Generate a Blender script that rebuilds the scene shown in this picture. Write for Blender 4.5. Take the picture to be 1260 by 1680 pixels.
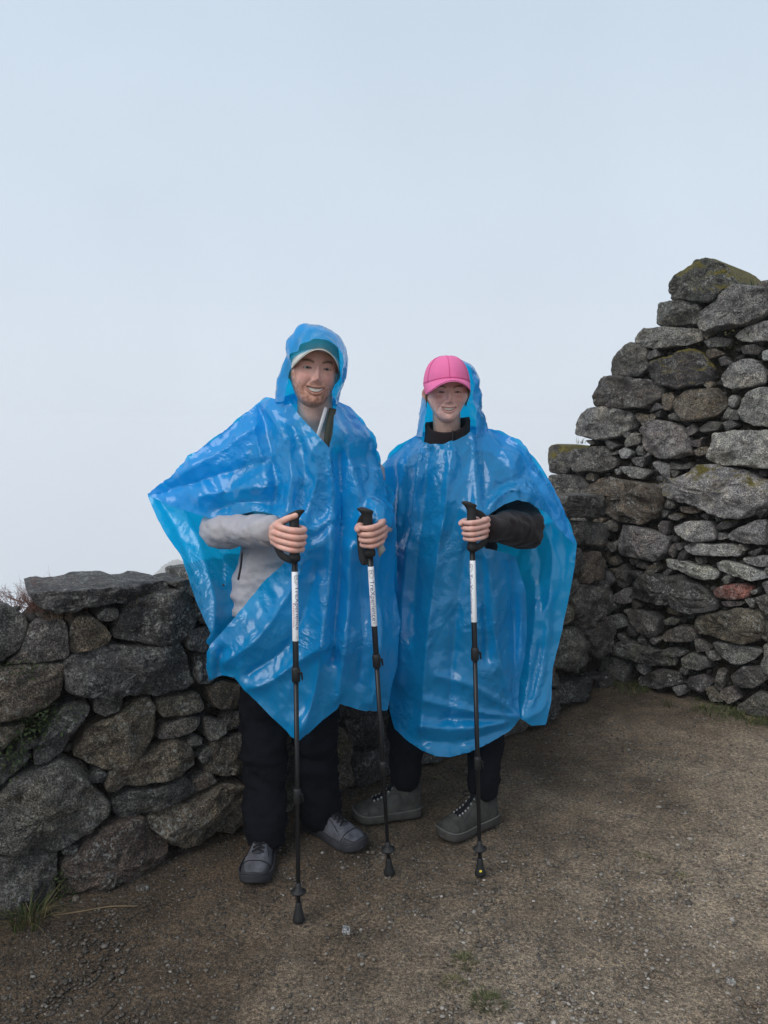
import bpy, bmesh, math, random
import numpy as np
from mathutils import Vector, Matrix, Euler, noise
from mathutils.geometry import delaunay_2d_cdt

for o in list(bpy.data.objects):
    bpy.data.objects.remove(o)
SC = bpy.context.scene
COL = SC.collection
R = math.radians
rng = np.random.default_rng(7)
random.seed(7)

# ------------------------------------------------------------------ camera
F_PX, CX, CY, CAM_H = 1262.0, 630.0, 840.0, 1.5
PITCH = R(5.97)
cam_d = bpy.data.cameras.new('camera')
cam = bpy.data.objects.new('camera', cam_d)
COL.objects.link(cam)
cam.location = (0, 0, CAM_H)
cam.rotation_euler = (math.pi / 2 - PITCH, 0, 0)
cam_d.sensor_fit = 'HORIZONTAL'
cam_d.sensor_width = 36.0
cam_d.lens = 36.0 * F_PX / 1260.0
cam_d.clip_start = 0.05
cam_d.clip_end = 5000
SC.camera = cam

# ------------------------------------------------------------------ sky, sun, exposure
SUN_EL, SUN_AZ = R(46), R(224)         # veiled sun, high to the left behind the viewer
world = bpy.data.worlds.new('World')
SC.world = world
world.use_nodes = True
wn, wl = world.node_tree.nodes, world.node_tree.links
wn.clear()
w_out = wn.new('ShaderNodeOutputWorld')
w_bg = wn.new('ShaderNodeBackground')
w_sky = wn.new('ShaderNodeTexSky')
w_sky.sky_type = 'NISHITA'
w_sky.sun_disc = False
w_sky.sun_elevation = SUN_EL
w_sky.sun_rotation = SUN_AZ
w_sky.air_density = 1.0
w_sky.dust_density = 4.0
w_sc = wn.new('ShaderNodeVectorMath'); w_sc.operation = 'SCALE'
w_sc.inputs['Scale'].default_value = 0.6
wl.new(w_sky.outputs[0], w_sc.inputs[0])
w_tc = wn.new('ShaderNodeTexCoord')
w_sep = wn.new('ShaderNodeSeparateXYZ')
wl.new(w_tc.outputs['Generated'], w_sep.inputs[0])
w_ramp = wn.new('ShaderNodeValToRGB')
w_ramp.color_ramp.elements[0].position = 0.0
w_ramp.color_ramp.elements[0].color = (5.05, 5.55, 6.2, 1)
w_ramp.color_ramp.elements[1].position = 0.5
w_ramp.color_ramp.elements[1].color = (4.05, 4.8, 5.6, 1)
wl.new(w_sep.outputs['Z'], w_ramp.inputs[0])
w_mix = wn.new('ShaderNodeMix'); w_mix.data_type = 'RGBA'
w_mix.inputs[0].default_value = 0.06
w_nz = wn.new('ShaderNodeTexNoise')                     # faint unevenness of the cloud
w_nz.inputs['Scale'].default_value = 2.2; w_nz.inputs['Detail'].default_value = 4.0; w_nz.inputs['Distortion'].default_value = 0.6
wl.new(w_tc.outputs['Generated'], w_nz.inputs['Vector'])
w_mr = wn.new('ShaderNodeMapRange')
w_mr.inputs[1].default_value = 0.25; w_mr.inputs[2].default_value = 0.75; w_mr.inputs[3].default_value = 0.955; w_mr.inputs[4].default_value = 1.045
wl.new(w_nz.outputs[0], w_mr.inputs[0])
w_mul = wn.new('ShaderNodeVectorMath'); w_mul.operation = 'SCALE'
wl.new(w_ramp.outputs[0], w_mul.inputs[0]); wl.new(w_mr.outputs[0], w_mul.inputs['Scale'])
wl.new(w_mul.outputs[0], w_mix.inputs[6])
wl.new(w_sc.outputs[0], w_mix.inputs[7])
wl.new(w_mix.outputs[2], w_bg.inputs[0])
w_bg.inputs[1].default_value = 0.1
wl.new(w_bg.outputs[0], w_out.inputs[0])

sun_d = bpy.data.lights.new('sun', 'SUN')
sun_d.energy = 1.5
sun_d.angle = R(50)
sun_d.color = (1.0, 0.97, 0.93)
sun = bpy.data.objects.new('sun', sun_d)
COL.objects.link(sun)
sun_from = Vector((math.sin(SUN_AZ) * math.cos(SUN_EL), math.cos(SUN_AZ) * math.cos(SUN_EL), math.sin(SUN_EL)))
sun.rotation_euler = (-sun_from).to_track_quat('-Z', 'Y').to_euler()
sun.location = sun_from * 30

SC.view_settings.view_transform = 'Standard'
SC.view_settings.look = 'None'
SC.view_settings.gamma = 1.0
SC.view_settings.exposure = 0.6
SC.view_settings.use_curve_mapping = False
SC.cycles.max_bounces = 8
SC.cycles.transparent_max_bounces = 12
SC.cycles.volume_bounces = 2
SC.cycles.use_denoising = True

# ------------------------------------------------------------------ pixel <-> place
_fw = np.array((0, math.cos(PITCH), -math.sin(PITCH)))
_up = np.array((0, math.sin(PITCH), math.cos(PITCH)))
_ri = np.array((1.0, 0, 0))
def ray(px, py):
    return _fw + (px - CX) / F_PX * _ri + (CY - py) / F_PX * _up
def P(px, py, Y):
    d = ray(px, py)
    t = Y / d[1]
    return np.array((t * d[0], Y, CAM_H + t * d[2]))
def PV(px, py, Y):
    return Vector(P(px, py, Y))
def Parr(px, py, Y):
    px, py, Y = np.asarray(px, float), np.asarray(py, float), np.asarray(Y, float)
    cx, cy = (px - CX) / F_PX, (CY - py) / F_PX
    dy = _fw[1] + cy * _up[1]
    dz = _fw[2] + cy * _up[2]
    t = Y / dy
    return np.stack([t * cx, Y, CAM_H + t * dz], -1)
def G(px, py, z=0.0):
    d = ray(px, py)
    t = (z - CAM_H) / d[2]
    return np.array((t * d[0], t * d[1], z))

# ------------------------------------------------------------------ helpers
def sstep(a, b, x):
    t = np.clip((np.asarray(x, float) - a) / (b - a), 0, 1)
    return t * t * (3 - 2 * t)
def mesh_obj(name, V, F, mat=None, parent=None, smooth=True, uv=None):
    me = bpy.data.meshes.new(name)
    me.from_pydata([tuple(v) for v in V], [], [tuple(int(i) for i in f) for f in F])
    if smooth:
        me.polygons.foreach_set('use_smooth', [True] * len(me.polygons))
    if mat:
        me.materials.append(mat)
    me.update()
    o = bpy.data.objects.new(name, me)
    COL.objects.link(o)
    if parent is not None:
        o.parent = parent
    return o
def empty(name, loc, label, cat, group=None):
    o = bpy.data.objects.new(name, None)
    COL.objects.link(o)
    o.location = loc
    o.empty_display_size = 0.1
    tag(o, label, cat, group)
    return o
def tag(o, label=None, cat=None, group=None, kind=None):
    if label: o['label'] = label
    if cat: o['category'] = cat
    if group: o['group'] = group
    if kind: o['kind'] = kind
    return o
class Acc:                      # collects several shells into one mesh
    def __init__(s):
        s.V, s.F, s.n = [], [], 0
    def add(s, V, F):
        V = np.asarray(V, float)
        s.V.append(V)
        s.F += [tuple(int(i) + s.n for i in f) for f in F]
        s.n += len(V)
        return s
    def arr(s):
        return np.concatenate(s.V), s.F
def catmull(pts, n):
    pts = np.asarray(pts, float)
    if len(pts) < 3:
        t = np.linspace(0, 1, n)[:, None]
        return pts[0] * (1 - t) + pts[-1] * t
    ext = np.vstack([2 * pts[0] - pts[1], pts, 2 * pts[-1] - pts[-2]])
    k = len(pts) - 1
    out = []
    for u in np.linspace(0, k - 1e-9, n):
        i = int(u); t = u - i
        a, b, c, d = ext[i], ext[i + 1], ext[i + 2], ext[i + 3]
        out.append(0.5 * (2 * b + (c - a) * t + (2 * a - 5 * b + 4 * c - d) * t * t + (3 * b - a - 3 * c + d) * t ** 3))
    return np.array(out)
def tube(path, radii, seg=12, cap=True, flat=1.0, updir=None):
    """tapered tube along a path, rounded ends; flat < 1 squashes it along the frame's second axis"""
    path = np.asarray(path, float); n = len(path)
    radii = np.full(n, radii, float) if np.isscalar(radii) else np.asarray(radii, float)
    if cap:
        T0 = path[1] - path[0]; T0 = T0 / np.linalg.norm(T0)
        T1 = path[-1] - path[-2]; T1 = T1 / np.linalg.norm(T1)
        a = np.array([1.0, 0.8, 0.45])
        path = np.vstack([[path[0] - T0 * radii[0] * q for q in a], path, [path[-1] + T1 * radii[-1] * q for q in a[::-1]]])
        ra = [radii[0] * q for q in (0.08, 0.6, 0.89)]
        rb = [radii[-1] * q for q in (0.89, 0.6, 0.08)]
        radii = np.concatenate([ra, radii, rb]); n = len(path)
    T = np.gradient(path, axis=0)
    T /= np.linalg.norm(T, axis=1)[:, None] + 1e-12
    u = np.array(updir if updir is not None else ((0, 0, 1.0) if abs(T[0][2]) < 0.8 else (1.0, 0, 0)), float)
    V = []
    ang = np.linspace(0, 2 * math.pi, seg, endpoint=False)
    for i in range(n):
        u = u - T[i] * np.dot(u, T[i]); u /= np.linalg.norm(u) + 1e-12
        w = np.cross(T[i], u)
        V.append(path[i] + radii[i] * (np.cos(ang)[:, None] * w + flat * np.sin(ang)[:, None] * u))
    V = np.concatenate(V)
    F = []
    for i in range(n - 1):
        for j in range(seg):
            k = (j + 1) % seg
            F.append((i * seg + j, i * seg + k, (i + 1) * seg + k, (i + 1) * seg + j))
    F.append(tuple(range(seg))[::-1])
    F.append(tuple((n - 1) * seg + j for j in range(seg)))
    return V, F
def loft(rings, seg=28, power=2.3):
    """closed loft of elliptic rings: (centre, rx, ry)"""
    ang = np.linspace(0, 2 * math.pi, seg, endpoint=False)
    c, s = np.cos(ang), np.sin(ang)
    cx = np.sign(c) * np.abs(c) ** (2 / power); sy = np.sign(s) * np.abs(s) ** (2 / power)
    V = []
    for (p, rx, ry) in rings:
        p = np.asarray(p, float)
        V.append(np.stack([p[0] + rx * cx, p[1] + ry * sy, np.full(seg, p[2])], -1))
    n = len(rings)
    V = np.concatenate(V)
    F = []
    for i in range(n - 1):
        for j in range(seg):
            k = (j + 1) % seg
            F.append((i * seg + j, i * seg + k, (i + 1) * seg + k, (i + 1) * seg + j))
    F.append(tuple(range(seg))[::-1])
    F.append(tuple((n - 1) * seg + j for j in range(seg)))
    return V, F
def grid_faces(nu, nv, wrap=False):
    F = []
    for i in range(nu - 1):
        for j in range(nv - (0 if wrap else 1)):
            k = (j + 1) % nv
            F.append((i * nv + j, i * nv + k, (i + 1) * nv + k, (i + 1) * nv + j))
    return F
def remesh(V, F, voxel=0.01, smooth=6):
    """fuse overlapping shells into one continuous skin"""
    o = mesh_obj('tmp_remesh', V, F)
    m = o.modifiers.new('r', 'REMESH'); m.mode = 'VOXEL'; m.voxel_size = voxel; m.adaptivity = 0
    if smooth:
        s = o.modifiers.new('s', 'SMOOTH'); s.factor = 0.5; s.iterations = smooth
    dg = bpy.context.evaluated_depsgraph_get()
    me = bpy.data.meshes.new_from_object(o.evaluated_get(dg))
    V2 = np.empty(len(me.vertices) * 3); me.vertices.foreach_get('co', V2)
    V2 = V2.reshape(-1, 3)
    F2 = [tuple(p.vertices) for p in me.polygons]
    old = o.data
    bpy.data.objects.remove(o); bpy.data.meshes.remove(old); bpy.data.meshes.remove(me)
    return V2, F2
def vnormals(V, F):
    N = np.zeros_like(V)
    for k in (3, 4):
        Q = np.array([f for f in F if len(f) == k], int)
        if len(Q):
            n = np.cross(V[Q[:, 2]] - V[Q[:, 0]], V[Q[:, -1]] - V[Q[:, 1]] if k == 4 else V[Q[:, 2]] - V[Q[:, 1]])
            if k == 3:
                n = np.cross(V[Q[:, 1]] - V[Q[:, 0]], V[Q[:, 2]] - V[Q[:, 0]])
            for c in range(k):
                np.add.at(N, Q[:, c], n)
    return N / (np.linalg.norm(N, axis=1)[:, None] + 1e-12)
def fbm(V, scale, octaves=4, H=0.9, off=(0, 0, 0)):
    sc = np.asarray(scale, float) if not np.isscalar(scale) else np.array((scale, scale, scale), float)
    Q = V * sc + np.asarray(off, float)
    return np.array([noise.fractal(q, H, 2.1, octaves, noise_basis='PERLIN_ORIGINAL') for q in Q])
def inside(poly, x, y):
    x, y = np.asarray(x, float), np.asarray(y, float)
    p = np.asarray(poly, float); q = np.roll(p, -1, 0)
    r = np.zeros(x.shape, bool)
    for (x0, y0), (x1, y1) in zip(p, q):
        c = ((y0 > y) != (y1 > y)) & (x < (x1 - x0) * (y - y0) / (y1 - y0 + 1e-12) + x0)
        r ^= c
    return r
def poly_dist(poly, x, y, closed=True):
    x, y = np.asarray(x, float), np.asarray(y, float)
    p = np.asarray(poly, float); q = np.roll(p, -1, 0)
    if not closed:
        p, q = p[:-1], q[:-1]
    best = np.full(x.shape, 1e9)
    for (x0, y0), (x1, y1) in zip(p, q):
        dx, dy = x1 - x0, y1 - y0
        t = np.clip(((x - x0) * dx + (y - y0) * dy) / (dx * dx + dy * dy + 1e-12), 0, 1)
        best = np.minimum(best, np.hypot(x - x0 - t * dx, y - y0 - t * dy))
    return best
def resample(poly, step, closed=True):
    p = np.asarray(poly, float)
    if closed: p = np.vstack([p, p[:1]])
    L = np.concatenate([[0], np.cumsum(np.linalg.norm(np.diff(p, axis=0), axis=1))])
    n = max(3, int(round(L[-1] / step)))
    s = np.linspace(0, L[-1], n, endpoint=not closed)
    return np.stack([np.interp(s, L, p[:, k]) for k in range(p.shape[1])], -1)

# ------------------------------------------------------------------ materials
def newmat(name):
    m = bpy.data.materials.new(name); m.use_nodes = True
    nt = m.node_tree
    nt.nodes.clear()
    out = nt.nodes.new('ShaderNodeOutputMaterial')
    return m, nt, out
def N(nt, typ, ins=None, **props):
    n = nt.nodes.new('ShaderNode' + typ)
    for k, v in props.items():
        setattr(n, k, v)
    for k, v in (ins or {}).items():
        if isinstance(v, bpy.types.NodeSocket):
            nt.links.new(v, n.inputs[k])
        else:
            n.inputs[k].default_value = v
    return n
def c4(c): return (c[0], c[1], c[2], 1.0)
def ramp(nt, fac, stops):
    r = N(nt, 'ValToRGB', {0: fac})
    e = r.color_ramp.elements
    e[0].position, e[0].color = stops[0][0], c4(stops[0][1])
    e[1].position, e[1].color = stops[-1][0], c4(stops[-1][1])
    for p, c in stops[1:-1]:
        x = e.new(p); x.color = c4(c)
    return r.outputs[0]
def mixc(nt, fac, a, b, blend='MIX'):
    m = N(nt, 'Mix', data_type='RGBA', blend_type=blend)
    for k, v in ((0, fac), (6, a), (7, b)):
        if isinstance(v, bpy.types.NodeSocket): nt.links.new(v, m.inputs[k])
        else: m.inputs[k].default_value = c4(v) if k else v
    return m.outputs[2]
def math_(nt, op, a, b=0.0, clamp=False):
    m = N(nt, 'Math', {0: a, 1: b}, operation=op, use_clamp=clamp)
    return m.outputs[0]
def nz(nt, vec, scale, detail=5.0, rough=0.6, dist=0.0):
    return N(nt, 'TexNoise', {'Vector': vec, 'Scale': scale, 'Detail': detail, 'Roughness': rough, 'Distortion': dist}).outputs[0]
def thr(nt, v, lo, hi):
    return N(nt, 'MapRange', {0: v, 1: lo, 2: hi, 3: 0.0, 4: 1.0}, clamp=True, interpolation_type='SMOOTHSTEP').outputs[0]
def simple(name, col, rough=0.6, spec=0.4, metal=0.0, bump=None, var=0.0, vscale=20.0, sheen=0.0):
    m, nt, out = newmat(name)
    b = N(nt, 'BsdfPrincipled', {'Base Color': c4(col), 'Roughness': rough, 'Metallic': metal, 'Specular IOR Level': spec, 'Sheen Weight': sheen})
    tc = N(nt, 'TexCoord').outputs['Object']
    if var:
        v = nz(nt, tc, vscale, 5)
        lo = [c * (1 - var) for c in col]; hi = [min(1, c * (1 + var)) for c in col]
        nt.links.new(ramp(nt, v, [(0.3, lo), (0.7, hi)]), b.inputs['Base Color'])
    if bump:
        v = nz(nt, tc, bump[0], 6)
        nt.links.new(N(nt, 'Bump', {'Height': v, 'Strength': bump[1], 'Distance': bump[2]}).outputs[0], b.inputs['Normal'])
    nt.links.new(b.outputs[0], out.inputs[0])
    return m
def stone_material():
    m, nt, out = newmat('rough_stone')
    tc = N(nt, 'TexCoord').outputs['Object']
    oi = N(nt, 'ObjectInfo')
    off = N(nt, 'VectorMath', {0: tc, 1: oi.outputs['Location']}, operation='ADD').outputs[0]
    rnd = N(nt, 'CombineXYZ', {0: oi.outputs['Random'], 1: oi.outputs['Random']}).outputs[0]
    rs = N(nt, 'VectorMath', {0: rnd}, operation='SCALE'); rs.inputs['Scale'].default_value = 9.0
    off = N(nt, 'VectorMath', {0: off, 1: rs.outputs[0]}, operation='ADD').outputs[0]
    big = nz(nt, off, 7, 4, 0.6, 0.4)
    mid = nz(nt, off, 32, 6, 0.7, 0.3)
    grain = nz(nt, off, 170, 3, 0.7)
    fine = nz(nt, off, 420, 2, 0.6)
    base = mixc(nt, 1.0, oi.outputs['Color'], ramp(nt, big, [(0.28, (0.55, 0.56, 0.6)), (0.5, (1, 1, 1)), (0.72, (1.35, 1.28, 1.12))]), 'MULTIPLY')
    base = mixc(nt, 1.0, base, ramp(nt, mid, [(0.3, (0.35, 0.35, 0.36)), (0.52, (1, 1, 1)), (0.72, (1.8, 1.75, 1.65))]), 'MULTIPLY')
    base = mixc(nt, 1.0, base, ramp(nt, grain, [(0.34, (0.28, 0.28, 0.30)), (0.5, (0.95, 0.95, 0.95)), (0.64, (2.3, 2.25, 2.2))]), 'MULTIPLY')
    base = mixc(nt, 1.0, base, ramp(nt, fine, [(0.35, (0.45, 0.45, 0.45)), (0.5, (1, 1, 1)), (0.65, (1.9, 1.9, 1.9))]), 'MULTIPLY')
    # crusty lichen in patches
    la = thr(nt, nz(nt, off, 9, 3, 0.6, 0.8), 0.45, 0.64)
    lb = thr(nt, nz(nt, off, 75, 5, 0.75), 0.50, 0.60)
    lich = math_(nt, 'MULTIPLY', la, lb)
    lich = math_(nt, 'MULTIPLY', lich, 0.85)
    base = mixc(nt, lich, base, (0.36, 0.365, 0.335))
    spot = thr(nt, nz(nt, off, 38, 2, 0.5), 0.70, 0.74)
    base = mixc(nt, math_(nt, 'MULTIPLY', spot, 0.7), base, (0.36, 0.36, 0.32))
    # moss on what faces up; amount is the object colour's alpha
    nrm = N(nt, 'NewGeometry').outputs['Normal']
    nzz = N(nt, 'SeparateXYZ', {0: nrm}).outputs[2]
    upm = thr(nt, math_(nt, 'ADD', nzz, math_(nt, 'MULTIPLY', math_(nt, 'SUBTRACT', mid, 0.5), 1.6)), 0.15, 0.6)
    mm = math_(nt, 'MULTIPLY', upm, thr(nt, math_(nt, 'ADD', math_(nt, 'SUBTRACT', oi.outputs['Alpha'], 0.5), nz(nt, off, 10, 3)), 0.46, 0.6))
    mosc = ramp(nt, nz(nt, off, 60, 4), [(0.3, (0.045, 0.045, 0.008)), (0.55, (0.13, 0.105, 0.016)), (0.75, (0.22, 0.16, 0.03))])
    base = mixc(nt, mm, base, mosc)
    h = math_(nt, 'ADD', math_(nt, 'MULTIPLY', nz(nt, off, 30, 5, 0.70, 0.3), 1.0), math_(nt, 'MULTIPLY', grain, 0.28))
    bp = N(nt, 'Bump', {'Height': h, 'Strength': 1.0, 'Distance': 0.035})
    b = N(nt, 'BsdfPrincipled', {'Base Color': base, 'Roughness': 0.72, 'Specular IOR Level': 0.35, 'Normal': bp.outputs[0]})
    nt.links.new(b.outputs[0], out.inputs[0])
    return m
def poncho_material():
    m, nt, out = newmat('blue_plastic_film')
    tc = N(nt, 'TexCoord').outputs['Object']
    warp = N(nt, 'TexNoise', {'Vector': tc, 'Scale': 9.0, 'Detail': 2.0}).outputs[1]
    wv = N(nt, 'VectorMath', {0: warp}, operation='SCALE'); wv.inputs['Scale'].default_value = 0.12
    q = N(nt, 'VectorMath', {0: tc, 1: wv.outputs[0]}, operation='ADD').outputs[0]
    st = N(nt, 'Mapping', {'Vector': q, 'Scale': (1.0, 1.0, 0.5), 'Rotation': (0.0, 0.35, 0.0)}).outputs[0]
    v1 = N(nt, 'TexVoronoi', {'Vector': st, 'Scale': 8.5, 'Randomness': 1.0}, feature='F1').outputs[0]
    v2 = N(nt, 'TexVoronoi', {'Vector': st, 'Scale': 34.0, 'Randomness': 1.0}, feature='F1').outputs[0]
    v3 = N(nt, 'TexVoronoi', {'Vector': q, 'Scale': 95.0, 'Randomness': 1.0}, feature='F1').outputs[0]
    area = thr(nt, nz(nt, tc, 4.2, 3, 0.6, 0.5), 0.48, 0.64)
    h = math_(nt, 'ADD', math_(nt, 'MULTIPLY', v2, 0.60), math_(nt, 'MULTIPLY', v3, 0.28))
    h = math_(nt, 'ADD', math_(nt, 'MULTIPLY', h, math_(nt, 'ADD', math_(nt, 'MULTIPLY', area, 0.95), 0.05)), math_(nt, 'MULTIPLY', v1, 1.7))
    bp = N(nt, 'Bump', {'Height': h, 'Strength': 0.42, 'Distance': 0.022}).outputs[0]
    dif = N(nt, 'BsdfDiffuse', {'Color': c4((0.004, 0.37, 0.82)), 'Normal': bp}).outputs[0]
    trl = N(nt, 'BsdfTranslucent', {'Color': c4((0.0, 0.62, 1.0)), 'Normal': bp}).outputs[0]
    trn = N(nt, 'BsdfTransparent', {'Color': c4((0.01, 0.55, 0.90))}).outputs[0]
    a = N(nt, 'MixShader', {0: 0.50, 1: dif, 2: trl}).outputs[0]
    a = N(nt, 'MixShader', {0: 0.24, 1: a, 2: trn}).outputs[0]
    glo = N(nt, 'BsdfGlossy', {'Color': c4((0.9, 0.94, 1.0)), 'Roughness': 0.19, 'Normal': bp}).outputs[0]
    dt = N(nt, 'VectorMath', {0: bp, 1: N(nt, 'NewGeometry').outputs['Incoming']}, operation='DOT_PRODUCT').outputs['Value']
    fr = math_(nt, 'SUBTRACT', 1.0, math_(nt, 'ABSOLUTE', dt), True)
    fr = math_(nt, 'ADD', math_(nt, 'MULTIPLY', math_(nt, 'POWER', fr, 4.0), 0.75), 0.047)
    a = N(nt, 'MixShader', {0: fr, 1: a, 2: glo}).outputs[0]
    nt.links.new(a, out.inputs[0])
    return m
def ground_material():
    m, nt, out = newmat('gravelly_earth')
    tc = N(nt, 'TexCoord').outputs['Object']
    big = nz(nt, tc, 0.9, 5, 0.6, 0.5)
    mid = nz(nt, tc, 9, 6, 0.7, 0.4)
    gr = nz(nt, tc, 90, 4, 0.75)
    fi = nz(nt, tc, 260, 3, 0.7)
    col = ramp(nt, big, [(0.3, (0.175, 0.136, 0.098)), (0.5, (0.270, 0.215, 0.158)), (0.7, (0.37, 0.302, 0.226))])
    col = mixc(nt, 1.0, col, ramp(nt, mid, [(0.3, (0.6, 0.6, 0.62)), (0.5, (1, 1, 1)), (0.72, (1.35, 1.3, 1.22))]), 'MULTIPLY')
    col = mixc(nt, 1.0, col, ramp(nt, gr, [(0.33, (0.36, 0.36, 0.36)), (0.5, (0.98, 0.98, 0.98)), (0.67, (1.85, 1.8, 1.76))]), 'MULTIPLY')
    col = mixc(nt, 1.0, col, ramp(nt, fi, [(0.36, (0.5, 0.5, 0.5)), (0.5, (1, 1, 1)), (0.65, (1.7, 1.7, 1.7))]), 'MULTIPLY')
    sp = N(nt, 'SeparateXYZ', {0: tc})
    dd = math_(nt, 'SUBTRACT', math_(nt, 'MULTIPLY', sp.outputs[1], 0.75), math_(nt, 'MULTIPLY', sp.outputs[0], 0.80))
    soil_shade = thr(nt, math_(nt, 'ADD', dd, math_(nt, 'MULTIPLY', math_(nt, 'SUBTRACT', nz(nt, tc, 1.6, 5, 0.65, 0.6), 0.5), 2.0)), 0.85, 2.15)  # darker soil to the left, plus shade around the hikers painted into the colour
    col = mixc(nt, math_(nt, 'MULTIPLY', soil_shade, 0.9), col, mixc(nt, 1.0, col, (0.29, 0.258, 0.235), 'MULTIPLY'))
    h = math_(nt, 'ADD', math_(nt, 'MULTIPLY', mid, 1.0), math_(nt, 'ADD', math_(nt, 'MULTIPLY', gr, 0.45), math_(nt, 'MULTIPLY', fi, 0.18)))
    bp = N(nt, 'Bump', {'Height': h, 'Strength': 1.0, 'Distance': 0.03})
    b = N(nt, 'BsdfPrincipled', {'Base Color': col, 'Roughness': 0.85, 'Specular IOR Level': 0.25, 'Normal': bp.outputs[0]})
    nt.links.new(b.outputs[0], out.inputs[0])
    return m
def attr_material(name, rough=0.5, spec=0.4, sss=0.0, bump=None):
    m, nt, out = newmat(name)
    a = N(nt, 'Attribute', attribute_name='tint')
    b = N(nt, 'BsdfPrincipled', {'Base Color': a.outputs['Color'], 'Roughness': rough, 'Specular IOR Level': spec})
    tc = N(nt, 'TexCoord').outputs['Object']
    v = nz(nt, tc, 60, 4)
    col = mixc(nt, 1.0, a.outputs['Color'], ramp(nt, v, [(0.3, (0.88, 0.86, 0.86)), (0.7, (1.1, 1.08, 1.08))]), 'MULTIPLY')
    nt.links.new(col, b.inputs['Base Color'])
    if sss:
        b.inputs['Subsurface Weight'].default_value = sss
        b.inputs['Subsurface Radius'].default_value = (0.012, 0.005, 0.003)
        b.inputs['Subsurface Scale'].default_value = 0.6
    if bump:
        nt.links.new(N(nt, 'Bump', {'Height': nz(nt, tc, bump[0], 4), 'Strength': bump[1], 'Distance': bump[2]}).outputs[0], b.inputs['Normal'])
    nt.links.new(b.outputs[0], out.inputs[0])
    return m
def set_tint(o, cols):
    at = o.data.color_attributes.new('tint', 'FLOAT_COLOR', 'POINT')
    c = np.ones((len(o.data.vertices), 4)); c[:, :3] = cols
    at.data.foreach_set('color', c.ravel())
M = {}
M['stone'] = stone_material()
M['poncho'] = poncho_material()
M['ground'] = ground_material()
M['core'] = simple('packed_earth', (0.022, 0.019, 0.014), 0.95, 0.1, bump=(30, 1.0, 0.03), var=0.5)
M['skin'] = attr_material('skin', 0.48, 0.4, 0.25, bump=(220, 0.15, 0.002))
M['pebble'] = attr_material('pebbles', 0.75, 0.35)
M['leaf'] = attr_material('leaves', 0.65, 0.3)
M['eye'] = attr_material('eyeball', 0.12, 0.5)
M['tooth'] = simple('teeth', (0.84, 0.80, 0.73), 0.3, 0.5)
M['grey_jacket'] = simple('grey_shell_fabric', (0.33, 0.315, 0.335), 0.55, 0.35, bump=(24, 0.35, 0.012), var=0.08)
M['dark_trim'] = simple('dark_trim', (0.012, 0.012, 0.014), 0.6, 0.3)
M['fleece'] = simple('brown_fleece', (0.015, 0.011, 0.012), 0.95, 0.1, bump=(160, 0.5, 0.004), var=0.2, sheen=0.10)
M['olive'] = simple('olive_fabric', (0.035, 0.037, 0.028), 0.8, 0.2, bump=(90, 0.3, 0.003))
M['white_cloth'] = simple('white_cloth', (0.45, 0.45, 0.48), 0.8, 0.2)
M['trousers'] = simple('navy_trousers', (0.0045, 0.005, 0.008), 0.9, 0.12, bump=(35, 0.5, 0.012), var=0.2)
M['shoe_grey'] = simple('grey_shoe_mesh', (0.080, 0.081, 0.094), 0.85, 0.2, bump=(260, 0.5, 0.003), var=0.45, vscale=26)
M['shoe_dark'] = simple('dark_shoe_rubber', (0.030, 0.030, 0.036), 0.7, 0.3, bump=(120, 0.35, 0.003), var=0.3)
M['boot'] = simple('grey_green_suede', (0.045, 0.044, 0.040), 0.85, 0.2, bump=(200, 0.5, 0.003), var=0.45, vscale=26)
M['boot_sole'] = simple('grey_boot_sole', (0.045, 0.042, 0.039), 0.8, 0.25, bump=(80, 0.4, 0.003), var=0.3)
M['welt'] = simple('pale_boot_welt', (0.085, 0.08, 0.075), 0.7, 0.3, var=0.3)
M['lace'] = simple('black_lace', (0.008, 0.008, 0.010), 0.8, 0.2)
M['eyelet'] = simple('metal_eyelet', (0.45, 0.45, 0.45), 0.35, 0.5, metal=1.0)
M['pink'] = simple('pink_cotton', (0.68, 0.155, 0.33), 0.85, 0.15, bump=(500, 0.35, 0.001), var=0.06)
M['cap_crown'] = simple('grey_green_cotton', (0.33, 0.335, 0.29), 0.85, 0.15, bump=(500, 0.3, 0.001), var=0.1)
M['bark'] = simple('dark_twig', (0.05, 0.038, 0.028), 0.85, 0.2, var=0.3)
M['pink_seam'] = simple('pink_seam', (0.58, 0.10, 0.255), 0.9, 0.1)
M['pale_cap'] = simple('pale_cap_cotton', (0.50, 0.49, 0.44), 0.8, 0.2, bump=(500, 0.3, 0.001), var=0.06)
M['pole_black'] = simple('black_pole_metal', (0.006, 0.006, 0.007), 0.38, 0.35, var=0.3)
M['rubber'] = simple('black_rubber', (0.010, 0.010, 0.011), 0.65, 0.4, bump=(140, 0.3, 0.002))
M['label_white'] = simple('white_label', (0.78, 0.79, 0.80), 0.35, 0.5)
M['ink_blue'] = simple('blue_ink', (0.014, 0.03, 0.16), 0.5, 0.3)
M['ink_red'] = simple('red_ink', (0.45, 0.05, 0.09), 0.5, 0.3)
M['ink_grey'] = simple('grey_ink', (0.30, 0.30, 0.31), 0.5, 0.3)
M['yellow'] = simple('yellow_paint', (0.65, 0.52, 0.03), 0.5, 0.4)
M['dry'] = simple('dry_stalk', (0.17, 0.125, 0.075), 0.8, 0.2, var=0.3)
M['silver'] = simple('silver_fabric', (0.32, 0.31, 0.30), 0.45, 0.5, bump=(90, 0.4, 0.004))
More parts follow.
